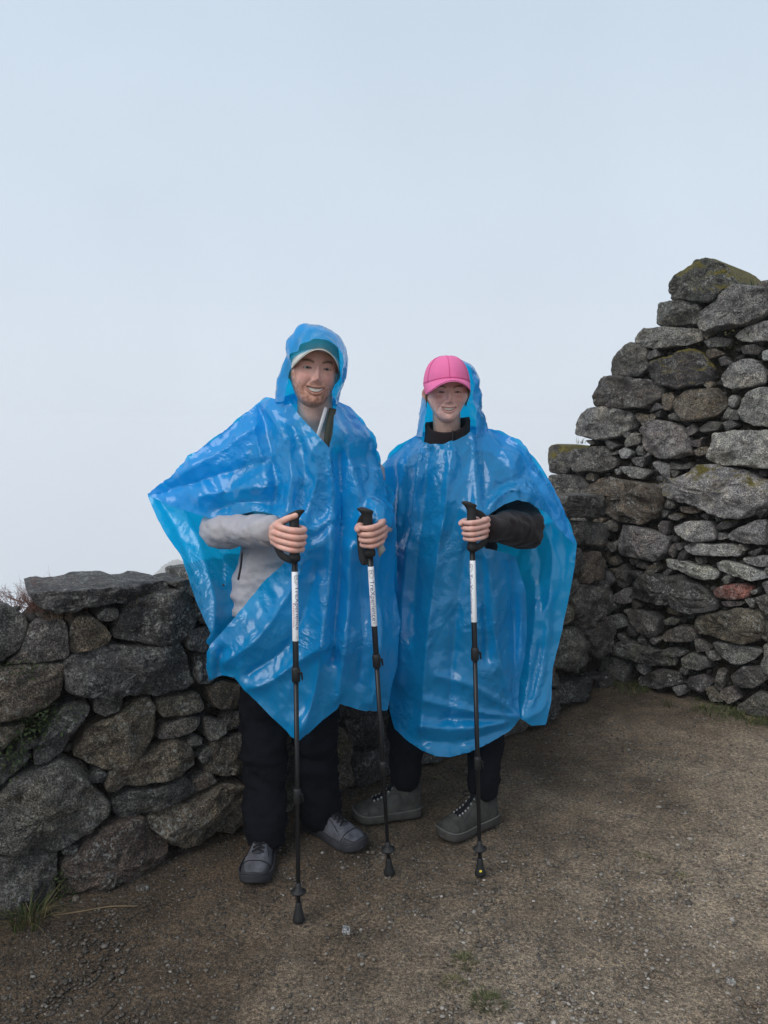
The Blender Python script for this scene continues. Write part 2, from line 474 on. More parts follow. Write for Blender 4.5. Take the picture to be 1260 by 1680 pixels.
# ================================================================== ground
LOW_PX = [(-150, 1545), (0, 1490), (180, 1440), (350, 1385), (590, 1285), (880, 1190), (1000, 1112)]
LOW = np.array([G(*q)[:2] for q in LOW_PX])
LOW = np.vstack([LOW[0] + np.array((-2.6, -2.3)), LOW[0] + np.array((-0.55, -0.42)), LOW, LOW[-1] + (LOW[-1] - LOW[-2]) * 0.25])
HIGH_A, HIGH_B = G(1000, 1112)[:2], G(1260, 1180)[:2]

def ground_z(x, y):
    x, y = np.asarray(x, float), np.asarray(y, float)
    z = 0.012 * np.sin(x * 2.1 + 0.6) * np.sin(y * 1.7 - 0.8) - 0.012 * 0.2
    # beyond the low wall the hillside falls away
    nx, ny = -0.66, 0.75
    d = (x - LOW[4][0]) * nx + (y - LOW[4][1]) * ny - 0.9
    z = z - 0.75 * np.maximum(d, 0)
    # behind the viewer the terrace ends too
    d2 = -y - 9.0
    z = z - 0.45 * np.maximum(d2, 0)
    return z
def build_ground():
    t = np.linspace(-1, 1, 261)
    ax = np.sinh(t * 7.2) / np.sinh(7.2) * 700.0
    X, Y = np.meshgrid(ax, ax + 2.6, indexing='ij')
    Z = ground_z(X, Y)
    near = np.hypot(X, Y - 2.6) < 6
    Z = Z + np.where(near, 0.006 * np.sin(X * 23 + 3 * np.sin(Y * 9)) * np.sin(Y * 19 + 2 * np.sin(X * 7)), 0)
    V = np.stack([X.ravel(), Y.ravel(), Z.ravel()], -1)
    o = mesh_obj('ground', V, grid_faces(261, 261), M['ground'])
    tag(o, 'brown gravelly earth of the terrace inside the stone walls', None, None, 'structure')
build_ground()

ICO_V, ICO_F = None, None
def ico():
    global ICO_V, ICO_F
    if ICO_V is None:
        bm = bmesh.new(); bmesh.ops.create_icosphere(bm, subdivisions=1, radius=1.0)
        ICO_V = np.array([v.co[:] for v in bm.verts]); ICO_F = np.array([[v.index for v in f.verts] for f in bm.faces]); bm.free()
    return ICO_V, ICO_F
def scatter_pebbles(name, pos, size, cols, flat=0.6):
    V0, F0 = ico(); n = len(pos)
    sc = size[:, None] * rng.uniform(0.6, 1.35, (n, 3)); sc[:, 2] *= flat
    jit = V0[None] * (1 + rng.uniform(-0.25, 0.25, (n, len(V0), 1)))
    a = rng.uniform(0, 2 * math.pi, n); c, s = np.cos(a)[:, None], np.sin(a)[:, None]
    L = jit * sc[:, None, :]
    V = np.stack([L[..., 0] * c - L[..., 1] * s, L[..., 0] * s + L[..., 1] * c, L[..., 2]], -1) + pos[:, None, :]
    F = (F0[None] + (np.arange(n) * len(V0))[:, None, None]).reshape(-1, 3)
    me = bpy.data.meshes.new(name)
    V = V.reshape(-1, 3)
    me.vertices.add(len(V)); me.vertices.foreach_set('co', V.ravel())
    me.loops.add(F.size); me.loops.foreach_set('vertex_index', F.ravel().astype(np.int32))
    me.polygons.add(len(F)); me.polygons.foreach_set('loop_start', np.arange(0, F.size, 3, dtype=np.int32))
    me.polygons.foreach_set('loop_total', np.full(len(F), 3, np.int32))
    me.update(calc_edges=True); me.validate()
    me.materials.append(M['pebble'])
    o = bpy.data.objects.new(name, me); COL.objects.link(o)
    set_tint(o, np.repeat(cols, len(V0), 0))
    return o
def gravel():
    n = 72000
    Y = 1.55 + 3.6 * rng.random(n) ** 1.35
    X = (rng.random(n) - 0.5) * 1.25 * Y + 0.1
    # keep to this side of the low wall
    yl = np.interp(X, LOW[:, 0], LOW[:, 1])
    keep = Y < yl + 0.05
    cl = np.array([noise.noise(Vector((x * 2.2, y * 2.2, 0.3))) + 0.5 * noise.noise(Vector((x * 7, y * 7, 4.3))) for x, y in zip(X, Y)])
    keep &= rng.random(n) < np.clip(0.62 + cl * 1.1, 0.12, 1)
    X, Y = X[keep], Y[keep]; n = len(X)
    size = 0.0018 + 0.0052 * rng.random(n) ** 2.4
    big = rng.random(n) < 0.010
    size[big] += rng.uniform(0.003, 0.008, big.sum())
    base = np.array([(0.17, 0.146, 0.118), (0.24, 0.212, 0.176), (0.11, 0.096, 0.082), (0.31, 0.285, 0.25), (0.16, 0.12, 0.085), (0.42, 0.39, 0.35)])
    pebble_shade = np.clip((0.75 * Y - 0.8 * X - 0.85) / 1.3, 0, 1)[:, None] * 0.62  # pebbles follow the darker left soil and the shade painted around the hikers
    k = rng.choice(len(base), n, p=(0.32, 0.24, 0.22, 0.10, 0.095, 0.025))
    cols = base[k] * rng.uniform(0.6, 1.25, (n, 1)) * (1 - pebble_shade)
    pos = np.stack([X, Y, ground_z(X, Y) + size * 0.25], -1)
    o = scatter_pebbles('gravel', pos, size, cols)
    tag(o, 'fine loose gravel strewn over the brown earth of the terrace', 'gravel', None, 'stuff')
gravel()

# ================================================================== dry-stone walls
def seg_hit(d, A, B):
    """where the ray with direction d from the camera meets the vertical plane over A-B; returns arc fraction, point"""
    t = B - A
    M2 = np.array([[d[0], -t[0]], [d[1], -t[1]]])
    try:
        lam, mu = np.linalg.solve(M2, A)
    except np.linalg.LinAlgError:
        return None
    return lam, mu
ARC = np.concatenate([[0], np.cumsum(np.linalg.norm(np.diff(LOW, axis=0), axis=1))])
def low_uv(px, py):
    d = ray(px, py); best = None
    for i in range(len(LOW) - 1):
        r = seg_hit(d, LOW[i], LOW[i + 1])
        if r is None: continue
        lam, mu = r
        if lam > 0 and (-1e-6 <= mu <= 1 + 1e-6):
            s = ARC[i] + mu * (ARC[i + 1] - ARC[i])
            z = CAM_H + lam * d[2]
            if best is None or lam < best[0]:
                best = (lam, s, z)
    if best is None:
        i = 0 if px < 300 else len(LOW) - 2
        lam, mu = seg_hit(d, LOW[i], LOW[i + 1])
        best = (lam, ARC[i] + mu * (ARC[i + 1] - ARC[i]), CAM_H + lam * d[2])
    return best[1], best[2]
def low_frame(s):
    i = int(np.clip(np.searchsorted(ARC, s) - 1, 0, len(LOW) - 2))
    m = (s - ARC[i]) / (ARC[i + 1] - ARC[i])
    p = LOW[i] + (LOW[i + 1] - LOW[i]) * m
    # smoothed tangent
    def at(q):
        k = int(np.clip(np.searchsorted(ARC, q) - 1, 0, len(LOW) - 2)); f = (q - ARC[k]) / (ARC[k + 1] - ARC[k])
        return LOW[k] + (LOW[k + 1] - LOW[k]) * f
    t = at(s + 0.15) - at(s - 0.15); t /= np.linalg.norm(t)
    return p, t
HT = (HIGH_B - HIGH_A) / np.linalg.norm(HIGH_B - HIGH_A)
def high_uv(px, py):
    d = ray(px, py)
    lam, mu = seg_hit(d, HIGH_A, HIGH_A + HT)
    return mu, CAM_H + lam * d[2]
def high_frame(s):
    return HIGH_A + HT * s, HT

def stone_shape(poly, front, back, seed, rough=1.0):
    """an irregular block: outline poly (u, v), a split face bulging by `front`, going `back` into the wall"""
    rs = np.random.default_rng(seed)
    p = np.asarray(poly, float)
    for _ in range(1):                                # knock the corners off
        q = np.roll(p, -1, 0)
        p = np.stack([p * 0.9 + q * 0.1, p * 0.1 + q * 0.9], 1).reshape(-1, 2)
    per = np.linalg.norm(p - np.roll(p, -1, 0), axis=1).sum()
    size = per / 4
    n = int(np.clip(per / 0.011, 22, 96))
    p = resample(p, per / n); n = len(p)
    c = p.mean(0)
    rings = [(0.88, -back), (0.96, -back * 0.55), (1.0, -0.028), (1.01, -0.004), (1.005, 0.42), (0.985, 0.74), (0.95, 0.92), (0.885, 0.99), (0.78, 1), (0.65, 1), (0.5, 1), (0.35, 1), (0.18, 1)]
    K = 7
    pl = []
    for k in range(K):
        th = rs.uniform(0, 2 * math.pi); g = rs.uniform(0.15, 0.75) if k else 0.1
        pl.append((g * math.cos(th), g * math.sin(th), rs.uniform(0.75, 1.25) + g * size * rs.uniform(0.12, 0.4) / front))
    V = []
    for (s, h) in rings:
        q = c + (p - c) * s
        if h >= 0.3:
            lim = np.min([a * (q[:, 0] - c[0]) + b * (q[:, 1] - c[1]) + k * front for a, b, k in pl], 0)
            w = np.minimum(h * front, np.maximum(lim, h * front * 0.35))
        else:
            w = np.full(n, h)
        V.append(np.stack([q[:, 0], q[:, 1], w], -1))
    V = np.concatenate(V)
    cen = np.array([[c[0], c[1], V[-n:, 2].mean()]])
    V = np.vstack([V, cen])
    F = []
    m = len(rings)
    for i in range(m - 1):
        for j in range(n):
            k = (j + 1) % n
            F.append((i * n + j, i * n + k, (i + 1) * n + k, (i + 1) * n + j))
    for j in range(n):
        F.append(((m - 1) * n + j, (m - 1) * n + (j + 1) % n, m * n))
    off = rs.uniform(-50, 50, 3)
    amp = min(0.07 * size, 0.022) * rough
    n1 = fbm(V, 9, 5, 0.75, off); n2 = fbm(V, 9, 4, 0.8, off + 17); n3 = fbm(V, 9, 4, 0.8, off - 31)
    n4 = fbm(V, 34, 3, 0.6, off + 5)
    wgt = np.clip((V[:, 2] + 0.05) / 0.05, 0.25, 1)
    # chipped, stepped faces: sharpen the relief
    n1 = n1 + 0.55 * np.sign(n1) * np.abs(n1) ** 0.5 * 0.5
    V = V + np.stack([n2 * amp * 0.8, n3 * amp * 0.8, (n1 * amp * 1.4 + n4 * amp * 0.35) * wgt], -1)
    return V, F
STONE_TONES = {'dark': (0.060, 0.056, 0.054), 'mid': (0.092, 0.086, 0.079), 'light': (0.225, 0.222, 0.208), 'warm': (0.100, 0.082, 0.063), 'red': (0.15, 0.060, 0.048), 'slate': (0.060, 0.057, 0.055), 'grey': (0.155, 0.149, 0.142)}
def place_stone(wall, wloc, uvpoly, frame, front, back, seed, tone, moss=0.0, tilt=0.0):
    uv = np.asarray(uvpoly, float)
    c = uv.mean(0)
    uv = c + (uv - c) * 1.06
    V, F = stone_shape(uv - c, front, back, seed)
    p, t = frame(c[0])
    nrm = np.array((t[1], -t[0]))                     # outward, towards the terrace
    if np.dot(nrm, -p) < 0: nrm = -nrm
    W = np.stack([t[0] * V[:, 0] + nrm[0] * V[:, 2], t[1] * V[:, 0] + nrm[1] * V[:, 2], V[:, 1]], -1)
    o = mesh_obj('stone', W, F, M['stone'], wall)
    # flat faces where the split is rough
    o.location = Vector((p[0], p[1], c[1])) - Vector(wloc)
    rs = np.random.default_rng(seed + 5)
    tc = np.array(STONE_TONES[tone]) * rs.uniform(0.82, 1.18) * rs.uniform(0.96, 1.04, 3)
    o.color = (tc[0], tc[1], tc[2], moss)
    return o
def crop(sc, ox, oy, pts):
    return [(x / sc + ox, y / sc + oy) for x, y in pts]

C1 = [  # low wall left of the walkers
 ('dark', .28, 0, [(140,195),(170,180),(330,168),(460,155),(600,150),(690,140),(715,150),(705,170),(640,190),(560,215),(470,235),(380,250),(290,262),(215,258),(160,225)]),
 ('mid', .2, 0, [(-120,240),(10,245),(60,270),(100,300),(120,345),(60,430),(0,470),(-120,490)]),
 ('mid', .15, 0, [(85,440),(122,345),(150,312),(230,312),(285,330),(290,460),(180,480),(40,482)]),
 ('warm', .15, 0, [(297,440),(302,320),(330,285),(390,290),(440,330),(475,375),(460,412),(380,432),(312,448)]),
 ('mid', .1, 0, [(415,280),(450,255),(505,260),(500,300),(450,310),(415,300)]),
 ('dark', .15, .0, [(500,350),(515,275),(560,210),(640,195),(720,175),(797,170),(832,230),(828,300),(800,368),(760,402),(640,398),(560,388),(505,375)]),
 ('dark', .2, 0, [(722,150),(760,140),(800,135),(830,145),(850,190),(880,260),(890,300),(845,308),(838,230),(804,160),(735,162),(714,150)]),
 ('mid', .12, 0, [(800,400),(820,350),(880,335),(905,340),(908,430),(860,440),(805,430)]),
 ('dark', .15, 0, [(297,600),(297,482),(332,455),(420,430),(520,420),(690,415),(755,420),(780,460),(832,573),(790,592),(640,607),(480,625),(360,612)]),
 ('warm', .15, 0, [(-120,505),(0,503),(90,493),(180,488),(258,493),(264,520),(240,600),(220,655),(150,688),(60,707),(-10,722),(-120,725)]),
 ('mid', .1, 0, [(405,640),(480,632),(528,642),(510,690),(450,718),(402,700)]),
 ('warm', .12, 0, [(680,650),(720,637),(850,622),(878,680),(850,698),(760,713),(700,717),(682,690)]),
 ('mid', .12, 0, [(690,790),(720,752),(790,724),(858,724),(858,745),(830,778),(760,803),(682,818)]),
 ('warm', .14, 0, [(327,880),(380,772),(480,724),(580,664),(630,654),(653,690),(648,800),(618,868),(540,906),(460,932),(400,918)]),
 ('slate', .14, 0, [(152,870),(240,704),(290,674),(372,659),(368,690),(308,780),(268,858),(200,906),(152,916)]),
 ('warm', .12, 0, [(0,868),(-90,880),(-90,770),(20,762),(104,752),(95,790),(40,830)]),
 ('warm', .14, 0, [(442,1010),(472,952),(540,914),(650,874),(740,824),(800,838),(828,880),(818,928),(740,967),(620,997),(540,1026),(470,1045)]),
 ('slate', .14, 0, [(492,1080),(560,1044),(680,1014),(790,974),(832,1010),(818,1048),(750,1077),(650,1117),(530,1161),(497,1138)]),
 ('mid', .16, 0, [(0,1060),(60,992),(130,954),(260,910),(330,938),(398,1022),(447,1082),(442,1110),(398,1158),(328,1228),(250,1267),(150,1296),(40,1297),(0,1272),(-100,1270),(-100,1090)]),
 ('warm', .16, 0, [(642,1150),(700,1112),(830,1074),(920,1034),(1000,1004),(1040,1014),(1040,1160),(980,1200),(880,1240),(760,1270),(700,1222),(652,1180)]),
 ('warm', .16, 0, [(272,1340),(340,1292),(420,1214),(520,1169),(600,1164),(688,1222),(700,1262),(690,1340),(650,1390),(560,1430),(460,1470),(350,1510),(280,1510),(270,1420)]),
 ('mid', .16, 0, [(-120,1315),(40,1313),(170,1296),(233,1304),(235,1400),(228,1480),(150,1530),(50,1560),(-120,1580)]),
 ('mid', .08, 0, [(802,830),(830,802),(863,812),(858,838),(820,848)]),
 ('mid', .08, 0, [(852,900),(870,862),(908,852),(898,890),(870,923)]),
 ('warm', .12, 0, [(892,920),(920,832),(1000,802),(1048,797),(1058,860),(1030,948),(960,967),(892,958)]),
 ('mid', .1, 0, [(877,740),(882,727),(957,742),(962,780),(930,808),(890,818)]),
 ('warm', .14, 0, [(907,640),(912,592),(960,572),(1040,582),(1078,612),(1078,668),(990,678),(930,678)]),
 ('mid', .1, 0, [(972,740),(1000,702),(1078,687),(1088,740),(1050,768),(972,783)]),
 ('dark', .12, 0, [(837,540),(852,462),(908,442),(928,540),(900,578),(850,578)]),
 ('slate', .12, 0, [(-120,940),(0,905),(110,872),(140,885),(100,940),(0,1000),(-120,1050)]),
]
C2 = [  # tall ruin on the right, upper part
 ('mid', .45, .85, [(765,245),(790,190),(840,135),(900,95),(970,80),(1030,110),(1080,170),(1105,215),(1050,235),(1010,280),(980,302),(880,292),(780,283)]),
 ('mid', .45, .2, [(690,390),(700,310),(760,297),(880,302),(913,322),(913,365),(890,418),(780,423),(700,424)]),
 ('grey', .45, .25, [(922,375),(1010,294),(1060,244),(1110,222),(1200,222),(1262,242),(1262,368),(1180,408),(1080,427),(970,456),(927,430)]),
 ('mid', .45, .4, [(1205,215),(1230,190),(1290,190),(1340,230),(1330,300),(1272,290),(1264,240)]),
 ('grey', .45, .3, [(590,495),(620,447),(730,432),(880,436),(922,457),(918,500),(860,522),(760,537),(650,532),(600,520)]),
 ('mid', .45, .25, [(465,660),(475,610),(520,545),(560,512),(618,528),(638,560),(633,640),(600,678),(530,687),(470,673)]),
 ('dark', .14, .65, [(652,640),(682,612),(770,592),(870,549),(928,564),(982,650),(972,698),(900,727),(830,746),(740,732),(662,690)]),
 ('mid', .45, .15, [(380,835),(385,780),(400,720),(430,692),(540,692),(640,708),(717,747),(712,790),(640,846),(560,842),(440,838)]),
 ('grey', .45, .3, [(285,980),(310,890),(350,852),(430,846),(520,858),(578,892),(558,950),(500,987),(400,1007),(340,1003)]),
 ('warm', .14, .1, [(792,850),(802,802),(850,762),(980,749),(1028,792),(1042,840),(1000,888),(900,912),(840,916)]),
 ('light', .14, .0, [(1027,690),(1062,642),(1130,604),(1200,604),(1242,652),(1247,708),(1180,738),(1080,751),(1042,738)]),
 ('grey', .14, .1, [(1112,870),(1127,812),(1180,769),(1260,744),(1340,744),(1340,938),(1260,942),(1190,937),(1132,908)]),
 ('grey', .14, .1, [(612,1010),(632,952),(690,914),(770,924),(828,962),(858,1030),(876,1080),(800,1101),(700,1106),(642,1073)]),
 ('light', .16, .15, [(957,1080),(987,994),(1050,979),(1260,969),(1340,974),(1340,1156),(1160,1151),(1020,1136),(962,1108)]),
 ('mid', .1, .2, [(902,960),(960,917),(1028,927),(1000,963),(930,978)]),
 ('mid', .45, .8, [(135,1060),(160,1042),(210,1047),(247,1082),(266,1140),(228,1188),(152,1178),(140,1110)]),
 ('mid', .45, .35, [(240,1090),(290,1062),(420,1044),(477,1110),(467,1148),(400,1177),(292,1177)]),
 ('grey', .1, .2, [(492,1152),(590,1152),(657,1181),(620,1213),(560,1208)]),
 ('light', .1, 0, [(497,1072),(530,1052),(568,1080),(550,1108),(512,1108)]),
 ('light', .14, .1, [(1097,470),(1150,433),(1240,404),(1330,404),(1330,488),(1180,507),(1112,498)]),
 ('mid', .08, .3, [(942,500),(1000,482),(1067,492),(1057,528),(962,538)]),
 ('light', .08, 0, [(1062,800),(1090,782),(1112,800),(1093,848),(1067,838)]),
 ('warm', .08, .1, [(722,780),(770,767),(788,800),(768,858),(727,858)]),
 ('light', .08, 0, [(1237,560),(1290,542),(1320,600),(1242,604)]),
 ('mid', .45, .3, [(120,1245),(150,1192),(230,1198),(300,1203),(340,1262),(280,1320),(130,1300)]),
]
C3 = [  # tall ruin on the right, lower part
 ('warm', .14, .1, [(352,100),(420,77),(560,92),(680,122),(722,180),(698,268),(620,307),(520,297),(442,258),(427,190),(362,140)]),
 ('light', .16, .5, [(692,110),(760,82),(850,62),(890,22),(1000,17),(1130,47),(1240,82),(1288,120),(1278,198),(1180,247),(1120,282),(1020,267),(920,218),(800,187),(722,158)]),
 ('grey', .14, 0, [(492,390),(517,327),(570,327),(700,357),(743,390),(733,458),(690,507),(600,488),(512,458)]),
 ('mid', .08, 0, [(702,320),(722,297),(753,302),(748,368),(717,363)]),
 ('light', .12, .3, [(782,330),(850,302),(958,297),(980,330),(997,388),(900,402),(822,378)]),
 ('mid', .1, .7, [(990,330),(1040,292),(1110,297),(1080,328),(1012,343)]),
 ('light', .14, 0, [(1062,370),(1140,327),(1210,297),(1255,297),(1255,423),(1150,413),(1072,393)]),
 ('light', .12, 0, [(832,430),(880,412),(1080,422),(1128,455),(1108,478),(960,473),(862,463)]),
 ('light', .12, 0, [(742,500),(800,502),(920,522),(1003,562),(998,593),(930,602),(822,563),(747,533)]),
 ('light', .12, 0, [(1002,520),(1040,502),(1150,532),(1240,562),(1260,588),(1200,607),(1080,578),(1012,548)]),
 ('light', .1, 0, [(1137,490),(1200,477),(1330,477),(1330,533),(1220,528),(1152,513)]),
 ('mid', .08, 0, [(750,470),(762,432),(785,412),(793,460),(780,488)]),
 ('slate', .16, 0, [(560,690),(587,612),(650,579),(780,579),(900,642),(980,712),(997,748),(900,766),(780,731),(650,711)]),
 ('red', .1, 0, [(992,655),(1050,627),(1130,622),(1182,642),(1158,688),(1080,702),(1012,688)]),
 ('warm', .14, 0, [(892,840),(922,787),(1000,772),(1180,753),(1228,782),(1247,850),(1237,908),(1130,917),(1000,887),(902,878)]),
 ('mid', .12, 0, [(717,900),(742,867),(820,837),(878,852),(897,910),(830,918),(732,918)]),
 ('mid', .12, 0, [(527,760),(580,752),(660,772),(707,802),(697,878),(660,897),(600,858),(552,808)]),
 ('mid', .08, 0, [(827,780),(850,762),(888,767),(887,798),(842,798)]),
 ('mid', .08, 0, [(732,810),(770,792),(808,811),(789,833),(742,833)]),
 ('mid', .14, 0, [(467,940),(530,902),(600,932),(690,972),(750,952),(787,980),(777,1038),(700,1047),(580,1007),(482,978)]),
 ('grey', .12, 0, [(982,930),(1040,922),(1150,947),(1237,972),(1198,1008),(1110,1033),(1032,998)]),
 ('mid', .12, .2, [(822,1010),(860,982),(940,1002),(967,1050),(900,1068),(832,1048)]),
 ('mid', .12, 0, [(1197,700),(1240,682),(1330,692),(1330,800),(1240,768)]),
 ('mid', .1, 0, [(472,590),(492,532),(530,517),(548,570),(528,638),(492,638)]),
 ('mid', .06, 0, [(1022,715),(1060,707),(1148,717),(1128,733),(1042,738)]),
 ('mid', .06, .6, [(747,270),(790,257),(828,275),(800,293),(762,288)]),
 ('warm', .08, .1, [(802,225),(880,222),(926,240),(880,258),(822,248)]),
 ('mid', .08, 0, [(990,1145),(1010,1060),(1045,1075),(1040,1140),(1015,1180)]),
 ('dark', .1, 0, [(1080,1100),(1130,1050),(1230,1060),(1270,1110),(1200,1150),(1110,1150)]),
 ('dark', .1, .2, [(600,1100),(700,1070),(800,1085),(810,1140),(700,1160),(610,1145)]),
 ('dark', .1, .0, [(850,1110),(930,1090),(980,1130),(930,1180),(860,1160)]),
 ('dark', .12, .0, [(1265,850),(1340,830),(1340,960),(1270,950)]),
]
C3L = [  # the same crop, stones of the low wall right of the walkers
 ('mid', .10, .4, [(150,240),(200,172),(260,162),(350,162),(388,220),(370,278),(280,278),(200,270)]),
 ('mid', .12, 0, [(302,380),(322,322),(360,302),(398,340),(398,398),(350,428),(302,408)]),
 ('warm', .12, 0, [(282,540),(302,472),(350,452),(398,500),(393,568),(340,598),(292,617)]),
 ('mid', .14, 0, [(237,710),(272,642),(388,613),(408,680),(398,758),(320,827),(282,842),(252,780)]),
 ('mid', .14, 0, [(142,1000),(192,862),(270,853),(316,940),(308,1028),(240,1068),(142,1048)]),
 ('mid', .12, 0, [(292,870),(380,783),(428,812),(418,958),(370,997),(324,940)]),
 ('dark', .12, .1, [(162,1165),(222,1122),(320,1112),(328,1178),(260,1218),(162,1232)]),
 ('dark', .12, .1, [(342,1100),(440,1082),(477,1102),(458,1138),(380,1178)]),
 ('mid', .08, 0, [(220,640),(256,590),(268,640),(232,690)]),
 ('warm', .1, 0, [(180,800),(202,722),(233,742),(230,808),(190,840)]),
 ('mid', .1, 0, [(235,380),(250,300),(300,300),(300,360),(270,420)]),
 ('dark', .1, 0, [(240,520),(255,440),(292,452),(280,530),(255,580)]),
]
def rows(s0, s1, z0, z1, seed, hmin=.10, hmax=.2, wmin=.14, wmax=.36):
    """courses of uneven stones for stretches the picture does not spell out"""
    r = np.random.default_rng(seed); out = []
    z = z0
    while z < z1 - 0.04:
        h = min(r.uniform(hmin, hmax), z1 - z)
        s = s0 + r.uniform(-0.1, 0.1)
        while s < s1:
            w = r.uniform(wmin, wmax)
            j = lambda a: r.uniform(-a, a)
            g = 0.012
            out.append([(s + g + j(.015), z + g + j(.015)), (s + w / 2 + j(.03), z + g + j(.012)), (s + w - g + j(.015), z + g + j(.015)), (s + w - g + j(.02), z + h / 2 + j(.015)),
                        (s + w - g + j(.03), z + h - g + j(.015)), (s + w / 2 + j(.03), z + h - g + j(.015)), (s + g + j(.03), z + h - g + j(.015)), (s + g + j(.02), z + h / 2 + j(.015))])
            s += w
        z += h
    return out
def fillers(polys, region, sizes, tries, seed):
    """angular stones packed into the spaces the big ones leave"""
    r = np.random.default_rng(seed); out = []
    (s0, s1, z0, z1), edge = region
    allp = list(polys)
    for hi, lo in sizes:
        S = r.uniform(s0, s1, tries); Z = r.uniform(z0, z1, tries)
        ok = np.ones(tries, bool)
        if edge is not None: ok &= inside(edge, S, Z)
        d = np.full(tries, 9.0)
        for p in allp:
            ok &= ~inside(p, S, Z)
            d = np.minimum(d, poly_dist(p, S, Z))
        new = []
        for k in np.argsort(-d):
            if not ok[k] or d[k] < lo: continue
            c = np.array((S[k], Z[k]))
            dd = min([d[k]] + [float(poly_dist(p, np.array([c[0]]), np.array([c[1]]))[0]) if not inside(p, np.array([c[0]]), np.array([c[1]]))[0] else -1 for p in new])
            if dd < lo: continue
            rad = min(dd, hi); n = r.integers(5, 8)
            a = np.sort(r.uniform(0, 2 * math.pi, n) * 0.35 + np.linspace(0, 2 * math.pi, n, endpoint=False))
            q = np.stack([np.cos(a) * r.uniform(1.0, 1.55, n), np.sin(a) * r.uniform(0.8, 1.05, n)], -1) * rad
            th = r.uniform(-0.5, 0.5); q = q @ np.array([[math.cos(th), math.sin(th)], [-math.sin(th), math.cos(th)]])
            poly = [tuple(c + v) for v in q]
            new.append(poly); out.append(poly)
        allp += new
    return out
def rubble(wall, wloc, uv_polys, frame, region, n, seed):
    """small chinking stones wedged in the joints"""
    r = np.random.default_rng(seed)
    (s0, s1, z0, z1) = region[0]
    S = r.uniform(s0, s1, n * 6); Z = r.uniform(z0, z1, n * 6)
    ok = np.ones(len(S), bool)
    if region[1] is not None: ok &= inside(region[1], S, Z)
    for p in uv_polys:
        ok &= ~inside(p, S, Z)
    S, Z = S[ok][:n], Z[ok][:n]
    pos, nrm_ = [], []
    for s, z in zip(S, Z):
        p, t = frame(s); nr = np.array((t[1], -t[0]))
        if np.dot(nr, -p) < 0: nr = -nr
        dd = r.uniform(0.03, 0.06)
        pos.append((p[0] - nr[0] * dd - wloc[0], p[1] - nr[1] * dd - wloc[1], z - wloc[2]))
    if not pos: return
    pos = np.array(pos)
    sz = 0.006 + 0.020 * r.random(len(pos)) ** 2
    cols = np.array([(0.045, 0.042, 0.038)]) * r.uniform(0.5, 1.6, (len(pos), 1))
    o = scatter_pebbles('chinking_stones', pos, sz, cols, 0.8)
    o.parent = wall; o['kind'] = 'stuff'
def build_low():
    wloc = (LOW[4][0], LOW[4][1], 0.0)
    wall = empty('stone_wall', wloc, 'low waist-high dry-stone wall curving behind the two walkers', 'wall')
    polys, sd = [], 100
    minS = 1e9
    def put(poly, tone, back, moss):
        nonlocal sd
        sd += 1
        A = np.array(poly); sz = np.sqrt(np.prod(A.max(0) - A.min(0)))
        place_stone(wall, wloc, poly, low_frame, float(np.clip(sz * 0.26, .025, .075)), back, sd, tone, moss)
        polys.append(poly)
    for tone, back, moss, pts in C1:
        put([low_uv(*q) for q in crop(2.624, 0, 900, pts)], tone, back, moss)
    for tone, back, moss, pts in C3L:
        put([low_uv(*q) for q in crop(3.15, 860, 760, pts)], tone, back, moss)
    sL, sR = low_uv(-50, 1200)[0], low_uv(405, 1200)[0]
    sR2 = low_uv(915, 1000)[0]
    traced = list(polys)
    def clear(poly):
        A = np.array(poly)
        B = np.vstack([A, (A + np.roll(A, -1, 0)) / 2, A.mean(0)[None]])
        return not any(inside(p, B[:, 0], B[:, 1]).any() for p in traced) and not any(inside(poly, np.array([q[0] for q in p]), np.array([q[1] for q in p])).any() for p in traced)
    for poly in rows(ARC[0], sL - 0.02, 0.0, 0.98, 3, .16, .28, .25, .5) + rows(sR - 0.02, sR2 + .1, 0.0, 1.02, 9, .09, .17, .12, .27):
        if clear(poly):
            A = np.array(poly)
            put(poly, random.choice(['mid', 'dark', 'warm', 'slate']), .4 if A[:, 1].max() > .9 else .14, 0)
    for poly in fillers(polys, ((sL, sR2, 0.04, 0.88), None), [(.06, .035), (.035, .021)], 900, 77):
        put(poly, random.choice(['mid', 'dark', 'warm', 'slate']), .08, 0)
    # earth core: follows the wall, behind the faces of the stones
    ss = np.linspace(ARC[0], ARC[-1], 90)
    prof = [(-0.065, -0.2), (-0.065, 0.80), (-0.12, 0.84), (-0.40, 0.84), (-0.5, 0.75), (-0.5, -1.2)]
    V = []
    sdip = low_uv(62, 1000)[0]
    for s in ss:
        p, t = low_frame(s); nr = np.array((t[1], -t[0])); nr = nr if np.dot(nr, -p) > 0 else -nr
        up = 0.09 * float(sstep(sdip - 0.03, sdip + 0.05, s))
        for w, z in prof:
            z = z + up if z > 0.5 else z
            V.append((p[0] + nr[0] * w - wloc[0], p[1] + nr[1] * w - wloc[1], z))
    V = np.array(V)
    o = mesh_obj('earth_core', V, grid_faces(90, len(prof)), M['core'], wall)
    rubble(wall, wloc, polys, low_frame, ((ARC[0], ARC[-1], 0.02, 0.95), None), 700, 5)
    return wall
